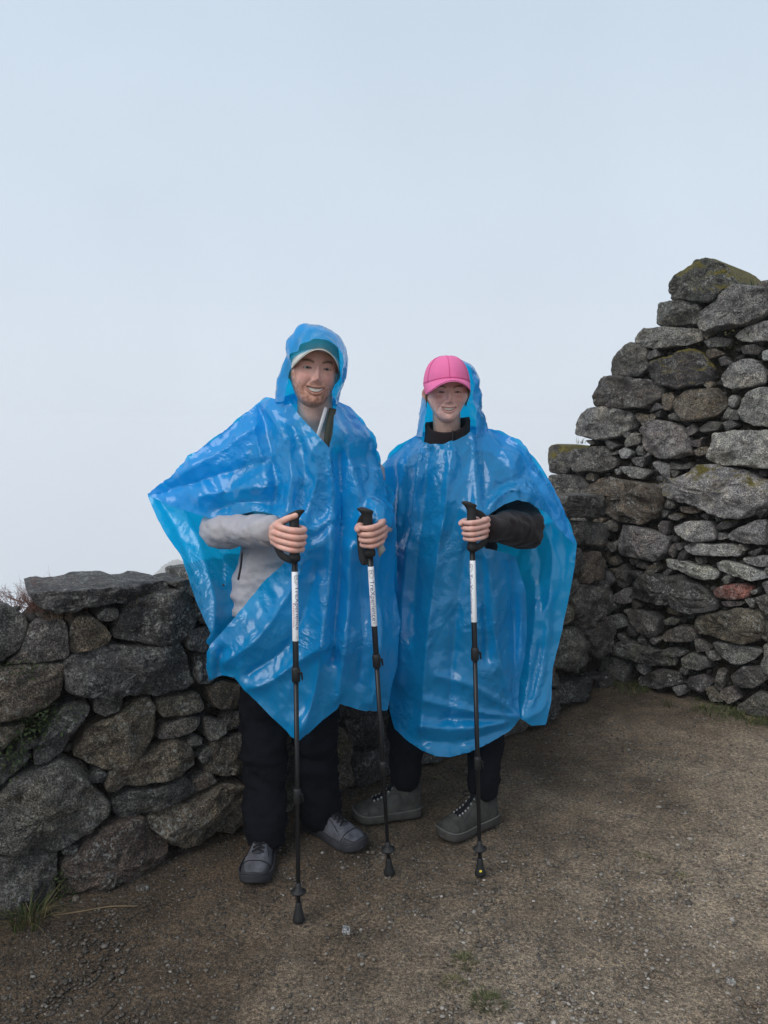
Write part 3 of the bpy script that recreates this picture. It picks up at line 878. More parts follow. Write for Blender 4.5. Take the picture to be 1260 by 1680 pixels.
def build_high():
    wloc = (HIGH_A[0], HIGH_A[1], 0.0)
    wall = empty('ruined_wall', wloc, 'tall ruined stone wall with a stepped gable edge at the right', 'wall')
    polys, sd = [], 400
    def put(poly, tone, back, moss):
        nonlocal sd
        sd += 1
        A = np.array(poly); sz = np.sqrt(np.prod(np.abs(A.max(0) - A.min(0))))
        place_stone(wall, wloc, poly, high_frame, float(np.clip(sz * 0.28, .03, .09)), back, sd, tone, moss)
        polys.append(poly)
    for tone, back, moss, pts in C2:
        put([high_uv(*q) for q in crop(3.15, 860, 400, pts)], tone, back, moss)
    for tone, back, moss, pts in C3:
        put([high_uv(*q) for q in crop(3.15, 860, 760, pts)], tone, back, moss)
    s1 = high_uv(1285, 800)[0]
    for poly in rows(s1, s1 + 1.1, 0.0, 2.2, 21, .14, .26, .2, .42):
        A = np.array(poly); put(poly, random.choice(['mid', 'grey', 'warm', 'light']), .45 if A[:, 1].max() > 2.05 else .14, .1)
    edge = [(918, 1150), (918, 780), (935, 765), (965, 745), (985, 690), (1000, 650), (1022, 615), (1050, 575), (1070, 550), (1095, 540), (1098, 505), (1112, 480), (1150, 470), (1195, 482), (1290, 492), (1400, 480)]
    edge = [(x - (9 if 920 < x < 1160 else 0), y) for x, y in edge]
    E = [high_uv(*q) for q in edge] + [(s1 + 1.2, 2.05), (s1 + 1.2, -0.2)]
    E[0] = (E[0][0], -0.2)
    E = np.array(E); n = len(E)
    for poly in fillers(polys, ((E[:, 0].min(), s1, 0.04, 2.5), E), [(.09, .05), (.05, .032), (.032, .02)], 1400, 78):
        put(poly, random.choice(['mid', 'mid', 'grey', 'warm', 'dark']), .08, .15)
    nr = np.array((HT[1], -HT[0])); nr = nr if np.dot(nr, -HIGH_A) > 0 else -nr
    V = []
    for w in (-0.045, -0.5):
        for s, z in E:
            p = HIGH_A + HT * s + nr * w
            V.append((p[0] - wloc[0], p[1] - wloc[1], z))
    F = [tuple(range(n)), tuple(range(n, 2 * n))[::-1]] + [(i, (i + 1) % n, n + (i + 1) % n, n + i) for i in range(n)]
    mesh_obj('earth_core', V, F, M['core'], wall, smooth=False)
    rubble(wall, wloc, polys, high_frame, ((E[:, 0].min(), E[:, 0].max(), 0.02, 2.4), E), 900, 6)
    return wall
LOW_WALL = build_low()
HIGH_WALL = build_high()
# ================================================================== people: heads, hands, caps, shoes
def cube_sphere(n):
    V, F, idx = [], [], {}
    def vid(p):
        k = tuple(np.round(p, 6))
        if k not in idx:
            idx[k] = len(V); V.append(p)
        return idx[k]
    t = np.tan(np.linspace(-math.pi / 4, math.pi / 4, n + 1))
    for ax in range(3):
        for sg in (-1, 1):
            ids = np.empty((n + 1, n + 1), int)
            for i in range(n + 1):
                for j in range(n + 1):
                    p = np.empty(3); p[ax] = sg; p[(ax + 1) % 3] = t[i] * sg; p[(ax + 2) % 3] = t[j]
                    p /= np.linalg.norm(p)
                    ids[i, j] = vid(p)
            for i in range(n):
                for j in range(n):
                    F.append((ids[i, j], ids[i + 1, j], ids[i + 1, j + 1], ids[i, j + 1]))
    return np.array(V), F
SPH = cube_sphere(84)

def head_shape(kind):
    """face looks along -y; returns verts, faces, tint, and the parts' meshes"""
    man = kind == 'man'
    S, F = SPH
    sx, sy, sz = S[:, 0], S[:, 1], S[:, 2]
    hor = np.sqrt(np.maximum(1 - sz ** 2, 1e-9))
    rho = (1 - np.abs(sz) ** 2.5) ** (1 / 2.05) / hor
    rho = np.clip(rho, 0, 1.35)
    x = 0.0765 * sx * rho
    y = np.where(sy < 0, 0.091, 0.104) * sy * rho
    z = 0.119 * sz
    jaw = sstep(0.0, -0.105, z)
    x = x * (1 - (0.17 if man else 0.27) * jaw)
    front = sstep(0.05, 0.5, -sy)
    y = y - 0.020 * sstep(-0.45, -0.9, sz) * sstep(0.1, -0.5, sy)
    y = y + 0.010 * sstep(0.35, 0.9, sz) * sstep(0, -0.6, sy)
    y0 = y.copy()
    ax_ = np.abs(x)
    D = np.zeros_like(x)
    g = lambda cx, cz, wx, wz: np.exp(-((ax_ - cx) / wx) ** 2 - ((z - cz) / wz) ** 2)
    D += 0.0045 * g(0.028, 0.026, 0.020, 0.008)                      # brow
    D -= 0.0100 * g(0.031, 0.006, 0.016, 0.011)                      # socket
    D += 0.0045 * g(0.031, 0.004, 0.015, 0.006)                      # lids
    hgt = np.interp(z, [-0.043, -0.039, -0.034, -0.027, -0.008, 0.016, 0.03], [0, 0.003, 0.014, 0.0195, 0.0125, 0.005, 0])
    if not man: hgt = hgt * 0.88
    wid = np.interp(z, [-0.037, -0.024, 0.012], [0.0108, 0.0092, 0.0075]) * (1 if man else 0.9)
    D += hgt * np.exp(-(ax_ / wid) ** 2.4)
    D += 0.0045 * g(0.0125, -0.0315, 0.0055, 0.0065)                  # nostril wings
    D -= 0.004 * g(0.0065, -0.0375, 0.0035, 0.0025)                  # nostrils
    D += 0.0070 * g(0.041, -0.026, 0.017, 0.015)                     # cheeks lifted by the smile
    D -= 0.0018 * g(0.034, -0.009, 0.016, 0.004)                     # crease under the eye
    fold = poly_dist([(0.018, -0.030), (0.029, -0.043), (0.037, -0.058), (0.037, -0.070)], ax_, z, False)
    D -= 0.0024 * np.exp(-(fold / 0.0035) ** 2)
    # mouth: a crescent
    zu = -0.0560 + 5.5 * x * x
    zl = (-0.0690 if man else -0.0670) + 20.0 * x * x
    ins = np.minimum(zu - z, z - zl)
    inm = sstep(-0.0008, 0.0012, ins) * (front > 0.3)
    wl_ = sstep(0.034, 0.026, ax_)
    D += wl_ * (0.0022 * np.exp(-((z - zu - 0.0035) / 0.0032) ** 2) + 0.0042 * np.exp(-((z - zl + 0.0045) / 0.0045) ** 2))
    D -= 0.002 * np.exp(-((z - zl + 0.0125) / 0.004) ** 2) * sstep(0.03, 0.0, ax_)
    D += (0.007 if man else 0.005) * np.exp(-((x) / 0.016) ** 2 - ((z + 0.100) / 0.012) ** 2)
    D -= 0.014 * inm
    # eyes: narrow almond openings
    ex = (ax_ - 0.031) / 0.0130
    ez = 0.0045 + 0.0012 * (1 - ex ** 2)
    hh = (0.0025 if man else 0.0019) * np.maximum(1 - ex ** 2, 0)
    ie = hh - np.abs(z - ez)
    ine = sstep(-0.0010, 0.0008, ie) * (np.abs(ex) < 1) * (front > 0.3)
    D -= 0.0105 * ine
    D += 0.0016 * np.exp(-((z - ez - hh - 0.0022) / 0.0018) ** 2) * (np.abs(ex) < 1.15) * (1 - ine)
    y = y - D * front
    V = np.stack([x, y, z], -1)
    # ---- tint
    skin = np.array((0.72, 0.425, 0.355)) if man else np.array((0.71, 0.44, 0.375))
    C = np.tile(skin, (len(V), 1))
    def blend(mask, col):
        nonlocal C
        m = np.clip(mask, 0, 1)[:, None]
        C = C * (1 - m) + np.array(col) * m
    blend(0.55 * g(0.040, -0.022, 0.020, 0.016) * front, (0.50, 0.20, 0.165))
    blend(0.5 * np.exp(-(x / 0.012) ** 2 - ((z + 0.028) / 0.012) ** 2) * front, (0.50, 0.22, 0.18))
    nse = fbm(V, 90, 3)
    if man:
        bd = sstep(-0.030, -0.055, z) * sstep(0.25, -0.1, sy + 0.1)
        mous = np.exp(-((z + 0.047) / 0.007) ** 2) * sstep(0.036, 0.02, ax_) * front
        side = sstep(0.052, 0.064, ax_) * sstep(0.03, -0.01, z) * sstep(0.35, 0.0, sy)
        blend(np.maximum(0.80 * bd, np.maximum(0.72 * mous, 0.78 * side)) * (0.85 + 0.6 * nse), (0.30, 0.135, 0.075))
    lips = wl_ * front * np.maximum(np.exp(-((z - zu - 0.0028) / 0.0028) ** 2), np.exp(-((z - zl + 0.0036) / 0.0038) ** 2))
    blend((0.45 if man else 0.7) * lips, (0.46, 0.20, 0.18))
    blend(inm, (0.06, 0.018, 0.018))
    bz = 0.0225 + 0.006 * np.sin(np.clip((ax_ - 0.012) / 0.04, 0, 1) * 2.6)
    brow = np.exp(-((z - bz) / 0.0038) ** 2) * sstep(0.010, 0.015, ax_) * sstep(0.054, 0.045, ax_) * front
    blend(1.0 * brow, (0.13, 0.07, 0.04) if man else (0.16, 0.10, 0.065))
    lash = np.exp(-(np.minimum(np.abs(ie), 9) / 0.0012) ** 2) * (np.abs(ex) < 1.05) * front
    blend(0.95 * lash, (0.04, 0.026, 0.02))
    hair = sstep(-0.28, -0.12, sy + 0.0 * z) * sstep(-0.045, -0.015, z + 0.03 * sy)
    hair = np.maximum(hair, sstep(0.066, 0.085, z))
    blend(hair, (0.11, 0.068, 0.038) if man else (0.20, 0.13, 0.075))
    V = V + (np.clip(hair, 0, 1) * (0.004 + 0.0025 * fbm(V, (140, 140, 30), 2)))[:, None] * S
    acc = Acc().add(V, F)
    cols = [C]
    # ears
    for sg in (-1, 1):
        a = np.linspace(0, 1, 15)
        path = np.array([(sg * (0.074 + 0.010 * math.sin(math.pi * q)), 0.012 + 0.012 * math.sin(math.pi * q * 1.0) , 0.024 - 0.055 * q) for q in a])
        v, f = tube(path, 0.004 + 0.0035 * np.sin(math.pi * a), 8)
        acc.add(v, f); cols.append(np.tile((0.47, 0.24, 0.20), (len(v), 1)))
        v, f = tube(np.array([(sg * 0.074, 0.008, 0.018 - 0.046 * q) for q in a]), 0.008 * np.sin(0.3 + 2.5 * a) + 0.001, 8)
        acc.add(v, f); cols.append(np.tile((0.42, 0.21, 0.17), (len(v), 1)))
    # teeth: a curved row
    def ysurf(xx, zz):
        d = (np.abs(x - xx) + np.abs(z - zz)) + 10 * (sy > 0)
        return y0[np.argmin(d)]
    nx = 49; tx = np.linspace(-0.029, 0.029, nx)
    tv = []
    for k in range(6):
        q = k / 5
        for xx in tx:
            top = -0.0550 + 5.5 * xx * xx; bot = (-0.0668 if man else -0.0645) + 15.0 * xx * xx
            bot = min(bot, top - 0.001)
            zz = top * (1 - q) + bot * q
            yy = -0.0865 + 0.0 + 9.0 * xx * xx
            tooth = abs(math.sin(math.pi * (xx / 0.0082 + 0.0)))
            tv.append((xx, yy + 0.0032 - 0.0016 * tooth ** 0.5 + (0.001 if k in (0, 5) else 0), zz))
    teeth = (np.array(tv), grid_faces(6, nx))
    eyes = []
    for sg in (-1, 1):
        eyes.append((sg * 0.031, None))
    info = dict(ymouth=ysurf(0, -0.061), yeye=ysurf(0.031, 0.005))
    teeth[0][:, 1] += (info['ymouth'] + 0.0065) + 0.0865 - 0.001
    V, F2 = acc.arr()
    return V, F2, np.concatenate(cols), teeth, info
def eyeball(parent_fn, cx, cy, cz):
    S, F = cube_sphere(10)
    V = S * 0.0118 + np.array((cx, cy, cz))
    fr = -S[:, 1]
    C = np.where((fr > 0.975)[:, None], (0.01, 0.01, 0.01), np.where((fr > 0.86)[:, None], (0.09, 0.12, 0.13), (0.55, 0.52, 0.50)))
    return V, F, C

def cap_shape(rx, ry, rz, z0, brim_len, brim_drop, brim_half=72):
    """crown dome with six panels and a curved brim; forward is -y"""
    nu, nv = 73, 20
    V = []
    for j in range(nv):
        q = j / (nv - 1)
        ph = q * math.pi / 2
        for i in range(nu - 1):
            th = 2 * math.pi * i / (nu - 1)
            c = math.cos(ph) ** 0.72; s = math.sin(ph)
            seam = abs(((th + math.pi / 2) / (math.pi / 3)) % 1.0 - 0.5) * 2      # 1 at seams
            k = 1 - 0.010 * max(0, (seam - 0.93) / 0.07) * (1 if q < 0.97 else 0)
            V.append((rx * c * math.cos(th) * k, ry * c * math.sin(th) * k, z0 + rz * s * k - 0.36 * brim_drop * math.cos(th) ** 2 * (1 - q) ** 2))
    crown = (np.array(V), grid_faces(nv, nu - 1, True))
    nb, nt = 41, 12
    V = []
    for t in range(nt):
        q = t / (nt - 1)
        for i in range(nb):
            a = -1 + 2 * i / (nb - 1)
            th = -math.pi / 2 + a * R(brim_half)
            ext = brim_len * (max(0, 1 - abs(a) ** 2.6)) ** 0.62 * q
            xx = rx * 1.005 * math.cos(th); yy = ry * 1.005 * math.sin(th) - ext
            zz = z0 + 0.005 - brim_drop * (xx / rx) ** 2 * (0.35 + 0.65 * q) - 0.13 * ext
            V.append((xx * (1 - 0.05 * q), yy, zz))
    top = np.array(V)
    bot = top - np.array((0, 0, 0.0045))
    n = nb * nt
    F = [f for f in grid_faces(nt, nb)] + [tuple(n + i for i in f[::-1]) for f in grid_faces(nt, nb)]
    per = list(range(nb)) + [t * nb + nb - 1 for t in range(1, nt)] + [(nt - 1) * nb + i for i in range(nb - 2, -1, -1)] + [t * nb for t in range(nt - 2, 0, -1)]
    for a, b in zip(per, per[1:] + per[:1]):
        F.append((a, b, n + b, n + a))
    brim = (np.vstack([top, bot]), F)
    return crown, brim

def cap_seams(cap, rx, ry, rz, z0, drop, tr, mat):
    acc = Acc()
    for k in range(6):
        th = -math.pi / 2 + k * math.pi / 3
        pts = []
        for q in np.linspace(0, 0.98, 22):
            ph = q * math.pi / 2; c = math.cos(ph) ** 0.72 * 1.002
            pts.append((rx * c * math.cos(th), ry * c * math.sin(th), z0 + rz * math.sin(ph) * 1.002 - 0.36 * drop * math.cos(th) ** 2 * (1 - q) ** 2))
        acc.add(*tube(np.array(pts), 0.0011, 5))
    pts = [(rx * 1.004 * math.cos(a), ry * 1.004 * math.sin(a), z0 + 0.010 - 0.36 * drop * math.cos(a) ** 2) for a in np.linspace(0, 2 * math.pi, 60)]
    acc.add(*tube(np.array(pts), 0.0011, 5, cap=False))
    V, F = acc.arr()
    return mesh_obj('seams', tr(V), F, mat, cap)
def xf(V, loc, rot=(0, 0, 0), sc=1.0):
    Mx = np.array(Euler(rot, 'XYZ').to_matrix())
    return (np.asarray(V) * np.asarray(sc)) @ Mx.T + np.asarray(loc)

def hand_shape(mirror, rf=1.0, thumb='top', curl=0.0):
    """a hand closed round an upright grip on the local z axis; wrist towards -x (or +x when mirrored); seen from -y"""
    acc = Acc()
    palm = Acc()
    zs = [0.0335, 0.0115, -0.0105, -0.0315]
    ln = [1.0, 1.08, 1.02, 0.86]
    rad = np.array([0.0108, 0.0112, 0.0106, 0.0094]) * rf
    mcp = []
    for z, l, r in zip(zs, ln, rad):
        m = np.array((-0.047, -0.026 - 0.004 * (l - 0.9) * 10, z * 1.0)); mcp.append(m)
        fing = [m + (-0.020, 0.010, 0), m, (-0.020, -0.0375, z - 0.001), (0.020 * l + 0.003, -0.034, z - 0.003), (0.0345 * l, -0.012, z - 0.004), (0.0300 * l, 0.013, z - 0.004), (0.010, 0.0255, z - 0.003), (-0.006, 0.0265, z - 0.003)]
        path = catmull(fing, 34)
        q = np.linspace(0, 1, 34)
        rr = r * (1.06 - 0.22 * q + 0.10 * np.exp(-((q - 0.16) / 0.06) ** 2) + 0.11 * np.exp(-((q - 0.47) / 0.06) ** 2) - 0.05 * np.exp(-((q - 0.31) / 0.07) ** 2))
        acc.add(*tube(path, rr, 14))
    # palm and wrist fused into one skin
    W = np.array((-0.112, 0.012, -0.004))
    for m, r in zip(mcp, rad):
        palm.add(*tube(catmull([W + (0.02, 0, m[2] * 0.5), (m + W) / 2 + (0.002, -0.004, m[2] * 0.22), m + (0.004, 0.006, 0)], 9), np.linspace(0.019 * rf, r * 1.16, 9), 12))
    palm.add(*tube(np.array([W + (-0.03, 0.008, 0), W, (-0.078, 0.002, 0.0)]), [0.0285 * rf, 0.0275 * rf, 0.028 * rf], 14))
    palm.add(*tube(np.array([(-0.08, 0.004, 0.01), (-0.03, 0.012, 0.0)]), [0.022, 0.018], 12))
    if thumb == 'top':
        th = [(-0.090, -0.004, 0.014), (-0.066, -0.016, 0.034), (-0.038, -0.018, 0.052), (-0.014, -0.012, 0.066), (0.006, -0.008, 0.0755)]
    else:
        th = [(-0.085, 0.008, 0.012), (-0.055, 0.024, 0.026), (-0.022, 0.031, 0.030), (0.010, 0.031, 0.030), (0.034, 0.024, 0.027), (0.047, 0.012, 0.025)]
    tp = catmull(th, 20); q = np.linspace(0, 1, 20)
    palm.add(*tube(tp[:10], np.linspace(0.0175, 0.0125, 10) * rf, 12))
    V, F = remesh(*palm.arr(), voxel=0.0026, smooth=5)
    acc.add(V, F)
    acc.add(*tube(tp[5:], (0.0125 - 0.003 * q[5:] + 0.001 * np.exp(-((q[5:] - 0.62) / 0.09) ** 2)) * rf, 14))
    V, F = acc.arr()
    V = np.array(V)
    # knuckles pinker, backs paler
    C = np.tile((0.63, 0.385, 0.32), (len(V), 1))
    kn = np.zeros(len(V))
    for m in mcp:
        kn = np.maximum(kn, np.exp(-np.sum((V - (m + (0, -0.010, 0))) ** 2, 1) / 0.010 ** 2))
        kn = np.maximum(kn, 0.8 * np.exp(-np.sum((V - (m * (0, 0, 1) + (0.026, -0.04, -0.003))) ** 2, 1) / 0.009 ** 2))
    C = C * (1 - 0.8 * kn[:, None]) + np.array((0.60, 0.26, 0.21)) * 0.8 * kn[:, None]
    if mirror:
        V = V * np.array((-1, 1, 1)); F = [f[::-1] for f in F]
    return V, F, C

def shoe(parent, ploc, toe, heel, kind, label=None):
    """low trail shoe or hiking boot: upper, sole, toe cap, laces"""
    toe, heel = np.asarray(toe, float), np.asarray(heel, float)
    ax = toe[:2] - heel[:2]; L = np.linalg.norm(ax); ax /= L
    sd = np.array((-ax[1], ax[0]))
    if kind == 'shoe': L = max(L, 0.29)
    base = toe[:2] - ax * L
    def world(u, v, z):
        p = base[None] + np.asarray(u)[:, None] * ax[None] + np.asarray(v)[:, None] * sd[None]
        zz = np.asarray(z) + 0.001
        return np.stack([p[:, 0] - ploc[0], p[:, 1] - ploc[1], zz - ploc[2]], -1)
    us = np.array([0, .015, .04, .09, .16, .25, .35, .45, .55, .65, .74, .82, .89, .94, .975, 1.0])
    wd = np.interp(us, [0, .015, .05, .15, .3, .45, .65, .78, .9, .96, 1.0], [.012, .024, .033, .037, .036, .038, .0475, .050, .042, .029, .010])
    if kind == 'shoe':
        ht = np.interp(us, [0, .05, .18, .30, .40, .50, .62, .75, .88, .96, 1.0], [.085, .098, .098, .104, .106, .094, .080, .067, .055, .042, .020])
    else:
        ht = np.interp(us, [0, .05, .15, .30, .40, .48, .60, .75, .88, .96, 1.0], [.13, .150, .155, .158, .145, .105, .086, .074, .062, .048, .022])
    nr = 17
    a = np.linspace(0, math.pi, nr)
    V = []
    for u, w, h in zip(us, wd, ht):
        pw = 1.15 if h > 0.09 else 0.95
        cv = np.cos(a); sv = np.sin(a) ** 0.75
        v = w * np.sign(cv) * np.abs(cv) ** 0.75 * (1 - 0.42 * (np.clip((sv * h - 0.05) / 0.1, 0, 1)))
        V.append(world(np.full(nr, u * L), v, 0.018 + (h - 0.018) * sv))
    V = np.concatenate(V)
    F = grid_faces(len(us), nr)
    F.append(tuple(range(nr))); F.append(tuple((len(us) - 1) * nr + i for i in range(nr))[::-1])
    big = kind == 'shoe'
    up = mesh_obj('shoe', V, F, M['shoe_grey'] if big else M['boot'], parent)
    if label: up['label'] = label
    sub = up.modifiers.new('s', 'SUBSURF'); sub.levels = 1; sub.render_levels = 1
    # sole with a rocker toe and lugs
    n = 56
    t = np.linspace(0, 2 * math.pi, n, endpoint=False)
    uu = 0.5 - 0.5 * np.cos(t)
    ww = np.interp(uu, us, wd) * 1.10 + 0.003
    vv = np.where(np.sin(t) >= 0, 1, -1) * ww * np.clip(np.abs(np.sin(t)) * 4, 0, 1)
    lug = 1 + 0.02 * np.sign(np.sin(t * 34))
    rock = 0.016 * np.clip((uu - 0.80) / 0.2, 0, 1) ** 2
    rings = [(0.90, 0.0), (0.985, 0.002), (1.0, 0.007), (1.03, 0.014), (1.02, 0.022), (1.0, 0.029), (0.90, 0.031)]
    SV = []
    for k, z in rings:
        lk = lug if z < 0.015 else 1
        zc = np.maximum(z, 0.0) + rock * (1 if z > 0.0 else 0.9) + (0.006 * np.clip((0.3 - uu) / 0.3, 0, 1) if z > 0.02 else 0)
        SV.append(world((0.5 + (uu - 0.5) * (1.02 if k > 0.95 else 0.96)) * L, vv * k * lk, zc))
    SV = np.concatenate(SV)
    SF = grid_faces(len(rings), n, True)
    SF.append(tuple(range(n))[::-1]); SF.append(tuple((len(rings) - 1) * n + i for i in range(n)))
    mesh_obj('sole', SV, SF, M['shoe_dark'] if big else M['boot_sole'], up)
    # toe bumper
    tu = us[us >= 0.80]; TV = []
    for u in np.linspace(0.80, 1.0, 8):
        w, h = np.interp(u, us, wd), np.interp(u, us, ht)
        hh = h * (0.62 if big else 0.5) + 0.002
        aa = np.linspace(0, math.pi, nr)
        sv = np.sin(aa) ** 0.75
        z = 0.018 + (h + 0.003 - 0.018) * np.minimum(sv, hh / h if u < 0.93 else 1)
        cv = np.cos(aa)
        TV.append(world(np.full(nr, min(u * L + 0.003, L * 1.012)), (w + 0.0025) * np.sign(cv) * np.abs(cv) ** 0.75 * 1.0, z))
    TV = np.concatenate(TV)
    keep = [f for f in grid_faces(8, nr)]
    mesh_obj('toe_cap', TV, [f for f in keep], M['shoe_dark'] if big else M['boot'], up)
    # tongue and laces
    acc = Acc(); eye = Acc()
    def top(u, k):         # point on the upper at offset k (-1..1) across
        w, h = np.interp(u, us, wd), np.interp(u, us, ht)
        return world(np.array([u * L]), np.array([k * w * 0.55]), np.array([0.018 + (h - 0.018) * math.cos(k * 0.75) ** 0.75 + 0.005]))[0]
    U = np.linspace(0.68, 0.40, 6) if big else np.linspace(0.70, 0.44, 6)
    kk = 0.62
    for i, u in enumerate(U):
        acc.add(*tube(catmull([top(u, -kk), top(u - 0.01, 0), top(u, kk)], 9), 0.0024, 6))
        if i < len(U) - 1:
            acc.add(*tube(catmull([top(u, -kk), top(u - 0.028, 0), top(U[i + 1], kk)], 9), 0.0024, 6))
        for s in (-1, 1):
            eye.add(*tube(np.array([top(u, s * kk) - (0, 0, 0.003), top(u, s * kk) + (0, 0, 0.001)]), 0.0042, 8))
    u0 = U[-1]
    b = top(u0, 0) + (0, 0, 0.004)
    for s in (-1, 1):                                 # the bow
        dv = np.array((sd[0] * s, sd[1] * s, 0))
        fw3 = np.array((ax[0], ax[1], 0))
        acc.add(*tube(catmull([b, b + dv * 0.022 + (0, 0, 0.008), b + dv * 0.042 + fw3 * 0.012 - (0, 0, 0.006), b + dv * 0.026 + fw3 * 0.014 - (0, 0, 0.006), b], 16), 0.0019, 6))
        acc.add(*tube(catmull([b, b + dv * 0.014 + fw3 * 0.02 - (0, 0, 0.004), b + dv * 0.022 + fw3 * 0.045 - (0, 0, 0.022)], 9), 0.0019, 6))
    mesh_obj('laces', *acc.arr(), M['lace'], up)
    mesh_obj('eyelets', *eye.arr(), M['dark_trim'] if big else M['eyelet'], up)
    # stitched seams over the toe and along the quarters; a paler welt on boots
    sm = Acc()
    def surf(u, a_):
        w, h = np.interp(u, us, wd), np.interp(u, us, ht)
        cv, sv = math.cos(a_), max(math.sin(a_), 0) ** 0.75
        v = w * math.copysign(abs(cv) ** 0.75, cv) * (1 - 0.42 * min(max((sv * h - 0.05) / 0.1, 0), 1))
        return world(np.array([u * L]), np.array([v * 1.015]), np.array([0.018 + (h - 0.018) * sv + 0.0012]))[0]
    sm.add(*tube(np.array([surf(0.775 + 0.03 * math.sin(q), q) for q in np.linspace(0.25, math.pi - 0.25, 22)]), 0.0014, 5))
    for sg in (0, 1):
        f_ = (lambda q: q) if sg == 0 else (lambda q: math.pi - q)
        sm.add(*tube(np.array([surf(0.30 + 0.40 * q, f_(0.35 + 0.75 * math.sin(q * 2.2) * (1 - 0.4 * q))) for q in np.linspace(0, 1, 16)]), 0.0013, 5))
        sm.add(*tube(np.array([surf(0.26 - 0.2 * q, f_(0.2 + 0.9 * q)) for q in np.linspace(0, 1, 10)]), 0.0013, 5))
    mesh_obj('seams', *sm.arr(), M['lace'] if big else M['shoe_dark'], up)
    wp = world((0.5 + (uu - 0.5) * 1.01) * L, vv * 1.0, 0.0325 + rock + 0.006 * np.clip((0.3 - uu) / 0.3, 0, 1))
    wp = np.vstack([wp, wp[:1]])
    mesh_obj('welt', *tube(wp, 0.0032, 6, cap=False), M['shoe_dark'] if big else M['welt'], up)
    TG = []
    for u in np.linspace(0.72, 0.36, 12):
        for k in np.linspace(-0.5, 0.5, 7):
            TG.append(top(u, k) - (0, 0, 0.0025))
    mesh_obj('tongue', TG, grid_faces(12, 7), M['shoe_dark'] if big else M['lace'], up)
    return up

def cloth_from(acc, voxel, smooth, folds, seed, mat, name, parent, ploc):
    """garment: fused shells with soft folds pushed in; folds = [(scale xyz, amplitude)]"""
    V, F = remesh(*acc.arr(), voxel=voxel, smooth=smooth)
    Nn = vnormals(V, F)
    d = np.zeros(len(V))
    for i, (sc, am) in enumerate(folds):
        q = fbm(V, sc, 3, 0.9, (seed * 3.1 + i * 7.7, 1.3, 2.2))
        d += am * (1 - 2 * np.abs(q)) if am > 0 else -am * q
    V = V + Nn * d[:, None]
    return mesh_obj(name, V - np.asarray(ploc), F, mat, parent)
# ================================================================== trekking poles
POLES = {  # ground point of the tip, grip axis point at hand height (px, px, depth), top px
    'A': dict(tip=G(490, 1512), grip=P(483, 882, 2.345), top=(481, 848), turn=R(48), face=1),
    'B': dict(tip=G(639, 1434), grip=P(605, 876, 2.42), top=(602, 842), turn=R(6), face=-1),
    'C': dict(tip=G(788, 1436), grip=P(774, 868, 2.545), top=(772, 826), turn=R(-62), face=-1),
}
def grip_point(k):
    return POLES[k]['grip']
def flat_text(txt, size):
    cu = bpy.data.curves.new('tmp_text', 'FONT'); cu.body = txt; cu.size = size; cu.resolution_u = 3
    cu.align_y = 'CENTER'
    o = bpy.data.objects.new('tmp_text', cu); COL.objects.link(o)
    dg = bpy.context.evaluated_depsgraph_get()
    me = bpy.data.meshes.new_from_object(o.evaluated_get(dg))
    bm = bmesh.new(); bm.from_mesh(me)
    for y in np.linspace(-size * 0.6, size * 0.6, 13):
        bmesh.ops.bisect_plane(bm, geom=bm.verts[:] + bm.edges[:] + bm.faces[:], plane_co=(0, y, 0), plane_no=(0, 1, 0))
    bm.verts.index_update()
    V = np.array([v.co[:] for v in bm.verts]); F = [tuple(v.index for v in f.verts) for f in bm.faces]
    bm.free(); bpy.data.objects.remove(o); bpy.data.curves.remove(cu); bpy.data.meshes.remove(me)
    return V, F
def ring2d(cx, cy, r, w, sx=1.0, n=28):
    a = np.linspace(0, 2 * math.pi, n, endpoint=False)
    V = np.concatenate([np.stack([cx + sx * k * np.cos(a), cy + k * np.sin(a), 0 * a], -1) for k in (r - w, r + w)])
    return V, [(i, (i + 1) % n, n + (i + 1) % n, n + i) for i in range(n)]
